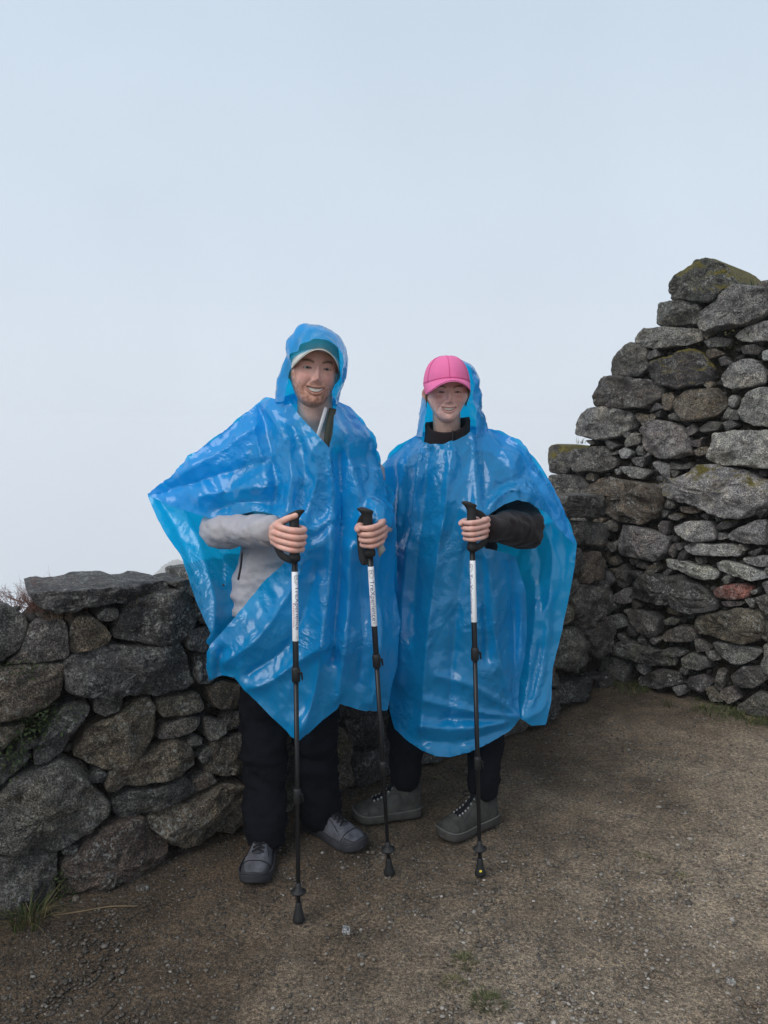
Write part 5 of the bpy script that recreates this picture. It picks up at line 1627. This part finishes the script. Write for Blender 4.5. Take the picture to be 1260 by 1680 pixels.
# ================================================================== the woman
def build_woman():
    toeR, heelR = G(579, 1346), G(690, 1334)
    toeL, heelL = G(721, 1379), G(812, 1345)
    root = Vector((0.24, 2.84, 0.0)); L0 = np.array(root)
    wom = empty('person', root, 'hiker in a blue rain poncho over a dark brown fleece, wearing a pink cap', 'person')
    Vh, Fh, Ch, teeth, info = head_shape('woman')
    hrot, hs = (R(4), R(0), R(2)), np.array((0.975, 0.975, 0.915))
    hc = P(736, 641, 2.745) + np.array((0.0, 0.080, -0.004))
    body = Acc(); cols = []
    def add(V, F, C):
        body.add(np.asarray(V) - L0, F); cols.append(C if np.ndim(C) == 2 else np.tile(C, (len(V), 1)))
    add(xf(Vh, hc, hrot, hs), Fh, Ch)
    SHR, SHL = P(690, 775, 2.93), P(800, 775, 2.93)
    CH = P(742, 768, 2.91)
    PEL = P(735, 1015, 2.90)
    ELR, WRR = P(655, 890, 2.93), P(668, 985, 2.84)
    ELL = P(862, 866, 2.84)
    HL = dict(loc=grip_point('C'), rot=(R(0), R(-3), R(38)), sc=0.86)
    WRL = xf([(0.105, 0.012, -0.003)], HL['loc'], HL['rot'], HL['sc'])[0]
    KNR, KNL = P(668, 1180, 2.87), P(797, 1180, 2.86)
    ANR = heelR + (toeR - heelR) * 0.24; ANR[2] = 0.15
    ANL = heelL + (toeL - heelL) * 0.22; ANL[2] = 0.15
    HPR, HPL = P(700, 1030, 2.90), P(772, 1030, 2.90)
    skin = np.array((0.47, 0.31, 0.255))
    sk = Acc()
    sk.add(*tube(np.array([hc + (0, 0.018, -0.05), hc + (0.004, 0.03, -0.14), CH + (0, 0.02, 0.0)]), [0.052, 0.052, 0.065], 20))
    sk.add(*tube(np.array([CH, (CH + PEL) / 2, PEL]), [0.10, 0.10, 0.115], 18))
    for a, b, c in ((SHR, ELR, WRR), (SHL, ELL, WRL)):
        sk.add(*tube(np.array([CH, a, b, c]), [0.06, 0.045, 0.036, 0.024], 12))
    for a, b, c in ((HPR, KNR, ANR), (HPL, KNL, ANL)):
        sk.add(*tube(np.array([PEL, a, b, c]), [0.10, 0.08, 0.05, 0.036], 12))
    v, f = remesh(*sk.arr(), voxel=0.011, smooth=4)
    add(v, f, skin)
    h = hand_shape(True, 0.93, 'side')
    add(xf(h[0], HL['loc'], HL['rot'], HL['sc']), h[1], h[2] * np.array((0.95, 0.95, 0.95)))
    h2 = hand_shape(False, 0.9, 'side')
    add(xf(h2[0], WRR + (0.02, -0.03, -0.08), (R(0), R(80), 0), 0.9), h2[1], h2[2])
    V, F = body.arr()
    b = mesh_obj('body', V, F, M['skin'], wom)
    set_tint(b, np.concatenate(cols))
    mesh_obj('teeth', xf(teeth[0], hc, hrot, hs) - L0, teeth[1], M['tooth'], b)
    for s in (-1, 1):
        ev, ef, ec = eyeball(None, s * 0.031, info['yeye'] + 0.0078 + 0.0118, 0.0050)
        e = mesh_obj('eyeball', xf(ev, hc, hrot, hs) - L0, ef, M['eye'], b); set_tint(e, ec)
    # hair drawn back, loose strands by the ears
    rs = np.random.default_rng(12); hm = simple('fair_hair', (0.21, 0.14, 0.08), 0.5, 0.4, var=0.3)
    for s in (-1, 1):
        hr = Acc()
        for k in range(26):
            y0 = rs.uniform(-0.035, 0.03)
            p = [(s * (0.071 + rs.uniform(0, .004)), y0, 0.035), (s * (0.0775 + rs.uniform(0, .004)), y0 + 0.008, 0.0 + rs.uniform(-.01, .01)), (s * (0.074 + rs.uniform(0, .004)), y0 + 0.018 + rs.uniform(0, .02), -0.035 + rs.uniform(-.02, .012))]
            hr.add(*tube(catmull(p, 8), np.linspace(0.0022, 0.0009, 8), 5))
        v, f = hr.arr()
        mesh_obj('hair', xf(v, hc, hrot, hs) - L0, f, hm, wom)
    crown, brim = cap_shape(0.0845, 0.102, 0.090, 0.042, 0.074, 0.044, 84)
    crot = (R(1), R(-2), R(2))
    c = mesh_obj('cap', xf(crown[0], hc, crot, 1.0) - L0, crown[1], M['pink'], wom)
    mesh_obj('brim', xf(brim[0], hc, crot, 1.0) - L0, brim[1], M['pink'], c)
    cap_seams(c, 0.0845, 0.102, 0.090, 0.042, 0.040, lambda V: xf(V, hc, crot, 1.0) - L0, M['pink_seam'])
    v, f = tube(np.array([(0, 0, 0.1290), (0, 0, 0.1305)]), 0.005, 10); mesh_obj('button', xf(v, hc, crot, 1.0) - L0, f, M['pink'], c)
    # fleece
    j = Acc(); rings = []
    for t, rx, ry in ((0, .20, .14), (.15, .195, .135), (.35, .18, .125), (.6, .165, .12), (.85, .145, .105), (.97, .11, .09), (1.04, .075, .075)):
        rings.append((PEL * (1 - t) + CH * t, rx, ry))
    j.add(*loft(rings))
    def sleeve(a, b, c, r0, r1, r2):
        p = catmull([CH * 0.35 + a * 0.65, a, (a + b) / 2, b, (b * 0.5 + c * 0.5), c], 30)
        q = np.linspace(0, 1, 30)
        rk = np.random.default_rng(int(abs(a[0]) * 1000)).normal(0, 1, 30); rk = np.convolve(rk, (0.5, 1, 0.5), 'same')
        j.add(*tube(p, np.interp(q, [0, .2, .6, .85, 1], [r0, r0, r1, r2 * 1.05, r2]) * (1 + 0.045 * rk), 18))
    sleeve(SHR, ELR, WRR, .06, .052, .04)
    sleeve(SHL, ELL, WRL + (ELL - WRL) * 0.0, .062, .074, .046)
    fl = cloth_from(j, 0.009, 3, [((6, 6, 10), 0.010), ((18, 18, 24), 0.003)], 14, M['fleece'], 'fleece_jacket', wom, L0)
    # stand-up collar with a zip
    n = 48; CV = []
    nb = hc + (0.006, 0.028, -0.145)
    for (rr, dz) in ((0.088, -0.055), (0.085, -0.03), (0.081, 0.0), (0.082, 0.040), (0.078, 0.050), (0.071, 0.046), (0.066, 0.0), (0.066, -0.04)):
        for k in range(n):
            a = 2 * math.pi * k / n
            fr = max(0, -math.sin(a))
            CV.append(nb + (rr * math.cos(a) * 1.02, rr * math.sin(a) * 1.05, dz - 0.046 * fr * (1 if dz > 0.01 else 0.5) + 0.010 * math.cos(a) * (dz > 0) ))
    mesh_obj('collar', np.array(CV) - L0, grid_faces(8, n, True), M['fleece'], fl)
    zp = nb + (0.012, -0.0875, -0.005)
    v, f = tube(np.array([zp + (0, 0, 0.012), zp + (0, -0.003, -0.04)]), 0.0032, 6); mesh_obj('zip', v - L0, f, M['dark_trim'], fl)
    # trousers
    t = Acc()
    t.add(*loft([(PEL + (0, 0, -0.12), .17, .125), (PEL, .175, .125), (PEL + (0, 0, .12), .15, .11)]))
    for h_, k, a in ((HPR, KNR, ANR), (HPL, KNL, ANL)):
        p = catmull([PEL * 0.3 + h_ * 0.7, h_, (h_ + k) / 2, k, (k + a) / 2, a + (0, 0, 0.01)], 30); q = np.linspace(0, 1, 30)
        t.add(*tube(p, np.interp(q, [0, .2, .6, .85, 1], [.10, .10, .072, .058, .056]), 20))
    cloth_from(t, 0.011, 3, [((7, 7, 10), 0.009), ((20, 20, 28), 0.003)], 18, M['trousers'], 'trousers', wom, L0)
    shoe(wom, L0, toeR, heelR, 'boot')
    shoe(wom, L0, toeL, heelL, 'boot')
    # --- poncho
    sr = [(800, 703), (820, 708), (840, 718), (860, 735), (875, 750), (890, 772), (905, 795), (920, 825), (935, 860), (946, 893)]
    sl = [(626, 772), (640, 745), (655, 732), (672, 722), (686, 712)]
    front = ([(686, 712), (690, 722), (705, 729), (722, 728), (745, 723), (765, 713), (777, 703)] + sr +
             [(930, 880), (912, 860), (895, 840), (870, 825), (850, 820), (830, 826), (808, 840), (792, 852), (786, 872), (796, 900), (822, 905), (845, 912), (852, 935), (860, 965), (864, 990), (866, 1010), (862, 1060), (854, 1110), (850, 1150), (853, 1178),
              (835, 1200), (800, 1220), (770, 1234), (740, 1242), (715, 1240), (690, 1230), (665, 1212), (648, 1195), (640, 1168), (638, 1130), (634, 1080), (636, 1000), (640, 930), (636, 860), (630, 800)] + sl)[:-1]
    yr = [2.86, 2.87, 2.88, 2.88, 2.88, 2.88, 2.88, 2.88, 2.88, 2.88]
    yl = [2.90, 2.89, 2.89, 2.88, 2.86]
    edge = [(x, y, d_) for (x, y), d_ in zip(sr, yr)] + [(x, y, d_) for (x, y), d_ in zip(sl, yl)]
    knot = (853, 1178)
    fctl = edge + [(705, 729, 2.755), (745, 723, 2.745), (777, 703, 2.78), (700, 790, 2.72), (750, 790, 2.70), (800, 780, 2.74), (660, 800, 2.80), (850, 790, 2.77), (895, 840, 2.82), (850, 820, 2.70), (808, 840, 2.66), (790, 855, 2.655), (790, 880, 2.66), (830, 905, 2.70), (852, 935, 2.74), (862, 985, 2.79), (740, 870, 2.68), (690, 870, 2.72), (638, 900, 2.84),
                   (740, 980, 2.67), (690, 1000, 2.71), (800, 980, 2.68), (640, 1000, 2.82), (740, 1100, 2.67), (680, 1100, 2.70), (810, 1100, 2.69), (854, 1110, 2.78), knot + (2.76,), (800, 1220, 2.70), (740, 1242, 2.66), (690, 1230, 2.68), (648, 1195, 2.76), (636, 1100, 2.80)]
    fcr = [([(778, 712), (780, 760), (781, 800), (784, 840)], .022, 6), ([(788, 720), (792, 770), (794, 815)], -.020, 7), ([(692, 730), (680, 800), (668, 900), (658, 1000), (655, 1120)], .022, 9), ([(705, 740), (696, 820), (686, 920), (680, 1040)], -.020, 9),
           ([(742, 740), (730, 830), (715, 930), (700, 1060), (690, 1200)], .022, 10), ([(764, 900), (752, 980), (742, 1080), (736, 1180)], -.016, 10), ([(800, 915), (808, 980), (815, 1060), (836, 1140), (850, 1172)], .022, 8), ([(790, 920), (795, 1000), (800, 1080)], -.020, 8),
           ([(835, 920), (842, 1000), (845, 1080), (850, 1165)], -.030, 9), ([(858, 960), (855, 1040), (848, 1110), (852, 1172)], .02, 7),
           ([(850, 1178), (800, 1172), (740, 1160), (700, 1150)], .016, 7), ([(848, 1182), (800, 1192), (750, 1196), (690, 1192)], .020, 7), ([(846, 1186), (800, 1206), (750, 1218), (700, 1216)], -.014, 6), ([(848, 1170), (800, 1140), (760, 1120), (720, 1110)], .014, 7), ([(848, 1180), (790, 1180), (730, 1178)], -.013, 5),
           ([(800, 712), (830, 745), (850, 790), (850, 815)], .018, 8), ([(812, 712), (850, 742), (885, 800), (905, 842)], -.018, 8), ([(840, 722), (872, 760), (900, 805), (930, 868)], .016, 7), ([(795, 850), (815, 818), (845, 800), (880, 815)], .024, 7), ([(796, 830), (815, 800), (850, 785)], -.018, 7),
           ([(660, 740), (652, 800), (650, 860)], .015, 7), ([(672, 732), (668, 800), (660, 880)], -.015, 7)]
    back = ([(686, 712), (740, 698), (776, 700)] + sr +
            [(942, 930), (934, 975), (927, 1010), (917, 1060), (906, 1100), (903, 1150), (896, 1189), (872, 1190), (853, 1178), (800, 1170), (750, 1175), (660, 1165), (644, 1120), (634, 1000), (630, 900)] + sl)[:-1]
    bctl = edge + [(740, 698, 2.98), (776, 700, 2.92), (740, 850, 3.06), (830, 850, 2.99), (660, 900, 3.0), (942, 930, 2.89), (927, 1010, 2.90), (906, 1100, 2.86), (903, 1150, 2.82), (896, 1189, 2.78), (872, 1190, 2.76), knot + (2.765,), (880, 900, 2.93), (870, 1000, 2.90), (868, 1090, 2.84), (800, 1000, 3.04), (740, 1100, 3.05), (800, 1170, 2.95), (660, 1165, 2.98), (634, 1000, 2.94)]
    bcr = [([(856, 1176), (868, 1120), (876, 1040), (880, 960)], .018, 6), ([(858, 1178), (882, 1130), (895, 1060), (905, 980)], .018, 6), ([(862, 1180), (890, 1160), (900, 1120)], .014, 5), ([(860, 1174), (872, 1130), (886, 1060)], -.016, 5), ([(885, 850), (905, 900), (905, 960), (890, 1020)], .018, 8), ([(870, 860), (885, 920), (880, 980)], -.014, 7), ([(920, 870), (925, 930), (915, 1000)], -.012, 7)]
    def eps(mid, d):
        z = mid[:, 2]
        low = sstep(1.15, 0.95, z)
        return 0.028 + 0.045 * low * np.abs(d[:, 0]) ** 2 + 0.026 * (1 - low)
    po = film('poncho', wom, L0, [(front, fctl, fcr), (back, bctl, bcr)], eps, 11)
    po['label'] = 'thin translucent blue plastic rain poncho'
    hood('hood', po, L0, [(692, 716), (697, 692), (701, 660), (704, 635), (712, 610), (724, 596), (742, 590), (758, 594), (770, 607), (776, 632), (778, 664), (779, 690), (780, 712)], [2.80, 2.81, 2.83, 2.84, 2.85, 2.84, 2.82, 2.79, 2.78],
         [(685, 716), (688, 690), (694, 655), (701, 622), (714, 601), (728, 590), (744, 586), (760, 591), (774, 606), (784, 632), (791, 664), (797, 690), (801, 710)], [2.86, 2.87, 2.88, 2.89, 2.90, 2.89, 2.88, 2.87, 2.86], 3.02, (741, 650), 15, 0.006)
    return wom
POLES['A'].update(label_len=0.213, strap=[(-0.012, 0.0, 0.062), (-0.040, 0.012, 0.045), (-0.062, 0.022, 0.0), (-0.045, 0.020, -0.052), (-0.012, 0.010, -0.070)])
POLES['B'].update(label_len=0.197, up=0.0, strap=[(-0.010, 0.002, 0.060), (-0.024, 0.010, 0.035), (-0.028, 0.012, -0.02), (-0.026, 0.006, -0.075), (-0.018, 0.004, -0.092), (-0.008, 0.008, -0.070)])
POLES['C'].update(label_len=0.207, yellow=True, up=0.008, strap=[(0.012, 0.004, 0.058), (0.040, 0.020, 0.040), (0.060, 0.030, 0.0), (0.045, 0.026, -0.045), (0.010, 0.012, -0.068)])
pole(POLES['A'], 'black trekking pole in the right hand of the hiker with the grey jacket sleeve')
pole(POLES['B'], 'black trekking pole between the two hikers with its printed name facing the viewer')
pole(POLES['C'], 'black trekking pole held by the hiker in the pink cap, yellow mark on its tip')
MAN = build_man()
WOMAN = build_woman()
# ================================================================== plants and small things
def blades(n, spread, h0, h1, width, cols, seed, lean=0.6, base=None):
    r = np.random.default_rng(seed)
    V, F, C = [], [], []
    cols = np.array(cols)
    for k in range(n):
        a = r.uniform(0, 2 * math.pi); d = spread * math.sqrt(r.random())
        p = np.array((d * math.cos(a), d * math.sin(a), 0.0)) if base is None else base[k]
        b = a + r.uniform(-0.8, 0.8); h = r.uniform(h0, h1); ln = lean * r.uniform(0.3, 1.2)
        dirv = np.array((math.cos(b), math.sin(b), 0)); sd = np.array((-dirv[1], dirv[0], 0))
        w = width * r.uniform(0.6, 1.2)
        n0 = len(V)
        for q in (0, 0.35, 0.7, 1.0):
            c = p + dirv * h * ln * q * q + np.array((0, 0, h * (q - 0.35 * ln * q * q)))
            ww = w * (1 - q) ** 0.7 * 0.5 + 0.0001
            V += [c - sd * ww, c + sd * ww]
        for i in range(3):
            F.append((n0 + 2 * i, n0 + 2 * i + 1, n0 + 2 * i + 3, n0 + 2 * i + 2))
        col = cols[r.integers(len(cols))] * r.uniform(0.7, 1.25)
        C += [col] * 8
    return np.array(V), F, np.array(C)
GREEN = [(0.035, 0.055, 0.014), (0.05, 0.07, 0.02), (0.07, 0.075, 0.025)]
DRY = [(0.16, 0.13, 0.06), (0.11, 0.10, 0.04), (0.22, 0.17, 0.09)]
def tuft(name, loc, label, n, spread, h0, h1, width, cols, seed, lean=0.6, cat='grass', group=None):
    V, F, C = blades(n, spread, h0, h1, width, cols, seed, lean)
    o = mesh_obj(name, V, F, M['leaf'], None, False)
    o.location = loc
    set_tint(o, C)
    tag(o, label, cat, group)
    return o
def gpt(px, py, dz=0.0):
    g = G(px, py); g[2] = float(ground_z(g[0], g[1])) + dz
    return g
def low_pt(px, py, out=0.02):
    s, z = low_uv(px, py); p, t = low_frame(s); nr = np.array((t[1], -t[0])); nr = nr if np.dot(nr, -p) > 0 else -nr
    return np.array((p[0] + nr[0] * out, p[1] + nr[1] * out, z))
def high_pt(px, py, out=0.02):
    s, z = high_uv(px, py); p, t = high_frame(s); nr = np.array((t[1], -t[0])); nr = nr if np.dot(nr, -p) > 0 else -nr
    return np.array((p[0] + nr[0] * out, p[1] + nr[1] * out, z))
tuft('grass_tuft', gpt(48, 1512), 'dry yellowish grass tuft at the foot of the low wall, bottom left', 130, 0.055, 0.05, 0.14, 0.0035, DRY + GREEN, 31, 1.1, group='grass tufts')
tuft('grass_tuft', gpt(762, 1582), 'small green tuft in the gravel, farthest of three at the bottom', 90, 0.035, 0.008, 0.025, 0.003, GREEN + DRY[1:2], 32, 1.2, group='grass tufts')
tuft('grass_tuft', gpt(745, 1618), 'small brownish tuft in the gravel, middle of three at the bottom', 90, 0.032, 0.008, 0.022, 0.003, GREEN[2:] + DRY[:2], 33, 1.2, group='grass tufts')
tuft('grass_tuft', gpt(801, 1652), 'green tuft in the gravel at the bottom edge, nearest of three', 130, 0.042, 0.010, 0.030, 0.003, GREEN, 34, 1.2, group='grass tufts')
tuft('grass_tuft', gpt(1056, 1408), 'low olive tuft in the gravel right of the hikers, farther of two', 70, 0.035, 0.006, 0.018, 0.003, DRY[1:2] + GREEN[2:], 35, 1.2, group='grass tufts')
tuft('grass_tuft', gpt(1123, 1441), 'low olive tuft in the gravel right of the hikers, nearer of two', 70, 0.032, 0.006, 0.018, 0.003, DRY[:2] + GREEN[2:], 36, 1.2, group='grass tufts')
tuft('grass_tuft', high_pt(1222, 468, -0.1), 'wispy grass sprouting on top of the tall ruin, rightmost', 12, 0.03, 0.03, 0.08, 0.004, DRY + GREEN, 37, 0.8, group='grass tufts')
tuft('grass_tuft', high_pt(966, 678, -0.1), 'wispy grass on the stepped edge of the tall ruin, upper one', 16, 0.03, 0.02, 0.07, 0.004, GREEN, 38, 0.7, group='grass tufts')
tuft('grass_tuft', high_pt(938, 728, -0.1), 'wispy grass on the stepped edge of the tall ruin, lower one', 14, 0.03, 0.02, 0.06, 0.004, GREEN + DRY[1:2], 39, 0.7, group='grass tufts')
tuft('grass_tuft', low_pt(225, 985, 0.03), 'few dry stalks under the long capstone of the low wall', 12, 0.03, 0.03, 0.07, 0.002, DRY, 40, 0.9, group='grass tufts')
def leafy(name, pts, label, n, size, cols, seed, cat='plant'):
    """small trailing plant: stems with little leaves, rooted in a wall joint"""
    r = np.random.default_rng(seed); V, F, C = [], [], []
    cols = np.array(cols)
    for k in range(n):
        i = r.integers(len(pts)); c = np.array(pts[i][0]) + r.normal(0, 1, 3) * np.array(pts[i][1])
        nrm = r.normal(0, 1, 3) + np.array((0, -0.9, 0.6)); nrm /= np.linalg.norm(nrm)
        a = np.cross(nrm, r.normal(0, 1, 3)); a /= np.linalg.norm(a); b = np.cross(nrm, a)
        s = size * r.uniform(0.5, 1.3)
        n0 = len(V)
        V += [c - a * s, c + b * s * 0.45 + nrm * s * 0.15, c + a * s, c - b * s * 0.45 + nrm * s * 0.15]
        F.append((n0, n0 + 1, n0 + 2, n0 + 3))
        C += [cols[r.integers(len(cols))] * r.uniform(0.6, 1.3)] * 4
    root = np.array(V).mean(0)
    o = mesh_obj(name, np.array(V) - root, F, M['leaf'], None, False)
    o.location = root
    set_tint(o, np.array(C)); tag(o, label, cat, None, 'stuff')
    return o
LG = [(0.020, 0.036, 0.010), (0.03, 0.05, 0.013), (0.045, 0.06, 0.02)]
leafy('wall_plant', [(low_pt(70, 1165, .03), (.04, .02, .015)), (low_pt(40, 1205, .03), (.04, .02, .025)), (low_pt(15, 1240, .03), (.03, .02, .03)), (low_pt(55, 1185, .03), (.04, .02, .02))], 'green weed trailing down the left of the low wall', 520, 0.007, LG, 51)
leafy('wall_plant', [(low_pt(18, 1095, .03), (.035, .02, .015))], 'dark green moss clump in a joint at the far left of the low wall', 160, 0.006, LG, 52)
leafy('wall_plant', [(low_pt(97, 1435, .04), (.012, .02, .03)), (low_pt(103, 1460, .05), (.02, .02, .012))], 'small leafy weed between the two bottom stones of the low wall', 110, 0.008, LG, 53)
leafy('wall_plant', [(np.array(gpt(985, 1090, .06)), (.07, .05, .03)), (np.array(gpt(1010, 1105, .03)), (.09, .05, .02))], 'green weeds in the corner where the two walls meet', 420, 0.010, LG + [(0.06, 0.08, 0.03)], 54)
leafy('wall_plant', [(high_pt(1180, 570, -.01), (.05, .03, .02)), (high_pt(1205, 545, -.01), (.04, .03, .02))], 'dull green tuft high in a joint of the tall ruin', 160, 0.008, LG + DRY[1:2], 55)
leafy('wall_plant', [(high_pt(1115, 800, .0), (.05, .02, .012)), (high_pt(1100, 792, .0), (.03, .02, .012))], 'yellow moss patch in a joint of the tall ruin beside the big pale stone', 260, 0.006, [(0.15, 0.12, 0.02), (0.09, 0.08, 0.02)], 56)
# moss fur on the summit stone of the ruin
leafy('moss', [(high_pt(1186, 449, -.03), (.025, .03, .010)), (high_pt(1198, 463, -.03), (.016, .03, .010)), (high_pt(1172, 440, -.03), (.025, .03, .006))], 'golden moss on the topmost stone of the tall ruin', 420, 0.006, [(0.20, 0.145, 0.02), (0.14, 0.11, 0.02), (0.09, 0.08, 0.015)], 57, 'moss')
leafy('moss', [(high_pt(914, 742, -.03), (.025, .03, .004)), (high_pt(906, 750, -.03), (.010, .03, .008))], 'olive moss on the lowest step of the ruin edge, by the sky', 380, 0.006, [(0.13, 0.11, 0.02), (0.07, 0.07, 0.015)], 58, 'moss')
# reddish dry bush on the low wall
def bush():
    r = np.random.default_rng(61); acc = Acc()
    base = low_pt(75, 1003, -0.10)
    def grow(p, d, L, rad, depth):
        q = p + d * L
        m = (p + q) / 2 + r.normal(0, 1, 3) * L * 0.07
        acc.add(*tube(catmull([p, m, q], 5), np.linspace(rad, rad * 0.6, 5), 4))
        if depth == 0: return
        for k in range(3):
            nd = d + r.normal(0, 1, 3) * 0.55; nd /= np.linalg.norm(nd)
            grow(p + (q - p) * r.uniform(0.5, 1.0), nd, L * r.uniform(0.5, 0.8), rad * 0.62, depth - 1)
    for k in range(75):
        d = np.array((r.normal(0.0, 0.7), r.normal(-0.1, 0.5), 1.0)); d /= np.linalg.norm(d)
        grow(base + np.array((r.normal(-0.01, .055), r.normal(0, .03), -0.02)), d, r.uniform(0.03, 0.065), 0.0012, 3)
    V, F = acc.arr()
    o = mesh_obj('dry_bush', V - base, F, simple('reddish_twigs', (0.20, 0.105, 0.085), 0.8, 0.2, var=0.4, vscale=60))
    o.location = base
    tag(o, 'reddish dry twiggy bush on the low wall beside the long capstone', 'bush')
bush()
tuft('grass_tuft', low_pt(95, 1015, -0.02), 'matted brown dry grass under the left end of the long capstone', 110, 0.05, 0.02, 0.06, 0.002, [(0.13, 0.09, 0.06), (0.10, 0.08, 0.05), (0.16, 0.11, 0.08)], 41, 1.2, group='grass tufts')
# ground cover along the foot of the ruin
def cover():
    r = np.random.default_rng(63); n = 2600
    px = r.uniform(1005, 1330, n); py = np.interp(px, [1005, 1100, 1260, 1330], [1112, 1140, 1182, 1205]) + r.normal(0, 9, n) + 4
    cl = np.array([noise.noise(Vector((x * 0.03, y * 0.06, 1.7))) for x, y in zip(px, py)])
    k = cl > -0.12
    base = np.array([gpt(x, y) for x, y in zip(px[k], py[k])])
    V, F, C = blades(len(base), 0, 0.012, 0.055, 0.0045, GREEN + GREEN + DRY[1:2], 64, 1.2, base)
    o = mesh_obj('ground_cover', V, F, M['leaf'], None, False); set_tint(o, C)
    tag(o, 'low green weeds and grass along the foot of the tall ruin', 'ground cover', None, 'stuff')
cover()
# stalk lying on the earth, pale scrap of stone
def stalk(name, pts, rad, label, mat):
    q = catmull([gpt(*p, 0.004) for p in pts], 24)
    V, F = tube(q, np.linspace(rad, rad * 0.6, 24), 6)
    o = mesh_obj(name, V - q[0], F, mat); o.location = q[0]
    tag(o, label, 'twig', 'twigs on the ground')
stalk('dry_stalk', [(88, 1502), (130, 1496), (180, 1488), (224, 1487)], 0.0028, 'long pale dry stalk lying beside the grass tuft', M['dry'])
stalk('dry_stalk', [(80, 1484), (86, 1500), (96, 1506)], 0.002, 'short bent pale stalk at the end of the long one', M['dry'])
stalk('twig', [(178, 1560), (165, 1583), (140, 1597), (122, 1594)], 0.0018, 'dark curved twig on the earth, bottom left', M['bark'])
stalk('twig', [(200, 1610), (240, 1602), (265, 1612)], 0.0014, 'thin dark twig on the earth right of the curved one', M['bark'])
stalk('twig', [(195, 1640), (172, 1662), (150, 1680)], 0.0017, 'dark twig at the bottom edge, left', M['bark'])
stalk('twig', [(690, 1262), (706, 1270), (725, 1272)], 0.003, 'pale twig behind the boots of the hiker in the pink cap', M['dry'])
def scrap(px, py, size, label, tone, seed):
    g = gpt(px, py)
    a = np.linspace(0, 2 * math.pi, 9, endpoint=False); r = np.random.default_rng(seed)
    V, F = stone_shape(np.stack([np.cos(a), np.sin(a)], -1) * size * r.uniform(0.7, 1.2, (9, 1)), size * 0.7, size * 0.4, seed)
    o = mesh_obj('small_stone', V, F, M['stone']); o.location = g; o.color = (*tone, 0)
    tag(o, label, 'stone', 'loose stones on the ground')
scrap(568, 1527, 0.016, 'pale crumbly stone on the gravel in front of the nearest pole tip', (0.28, 0.28, 0.28), 71)
scrap(233, 1458, 0.022, 'dark lump of stone at the foot of the low wall', (0.10, 0.09, 0.08), 72)
scrap(123, 1475, 0.014, 'small flat stone at the foot of the low wall by the grass tuft', (0.12, 0.11, 0.10), 73)
scrap(592, 1570, 0.011, 'small brown stone on the gravel below the pale one', (0.13, 0.10, 0.075), 74)
scrap(1197, 1612, 0.016, 'pale round stone on the gravel at the bottom right', (0.20, 0.18, 0.16), 75)
# fourth pole, against the wall behind the legs
POLES['D'] = dict(tip=G(553, 1336), grip=P(548, 985, 3.0), top=None, turn=0.0, face=1)
pole(POLES['D'], 'black trekking pole standing behind the legs of the hiker in the grey jacket', with_print=False)
# ================================================================== far outcrop and the cloud it fades into
def outcrop():
    r = np.random.default_rng(91)
    px = np.array([225, 245, 262, 268, 276, 284, 292, 299, 310, 330, 360]); py = np.array([962, 950, 934, 927, 923, 919, 919, 922, 930, 944, 960])
    D = 560.0
    top = Parr(px, py, np.full(len(px), D))
    top = catmull(top, 60) + np.stack([r.normal(0, .3, 60), 0 * np.arange(60), r.normal(0, .5, 60)], -1)
    V = []
    for k, (dy, dz) in enumerate([(-28, -80), (-16, -24), (-6, -6), (0, 0), (12, -4), (32, -24), (52, -80)]):
        q = top + np.array((0, dy, dz)) + r.normal(0, 0.35, (60, 3)) * (k != 3)
        V.append(q)
    V = np.concatenate(V); c = V.mean(0)
    o = mesh_obj('rock_outcrop', V - c, grid_faces(7, 60), simple('far_rock', (0.16, 0.13, 0.10), 0.9, 0.2, var=0.4, vscale=0.3))
    o.location = c
    tag(o, 'faint tan rock outcrop fading into the fog beyond the low wall', 'rock')
outcrop()
def haze():
    m, nt, out = newmat('cloud_air')
    v = N(nt, 'VolumePrincipled', {'Color': c4((0.97, 0.985, 1.0)), 'Density': HAZE_DENSITY, 'Anisotropy': 0.0})
    nt.links.new(v.outputs[0], out.inputs['Volume'])
    x0, x1, y0, y1, z0, z1 = -720, 720, -720, 720, -620, 14
    V = [(x, y, z) for x in (x0, x1) for y in (y0, y1) for z in (z0, z1)]
    F = [(0, 1, 3, 2), (4, 6, 7, 5), (0, 4, 5, 1), (2, 3, 7, 6), (0, 2, 6, 4), (1, 5, 7, 3)]
    o = mesh_obj('haze', V, F, m, None, False)
    tag(o, 'thin cloud drifting over the hillside', 'haze', None, 'stuff')
HAZE_DENSITY = 0.0016
haze()
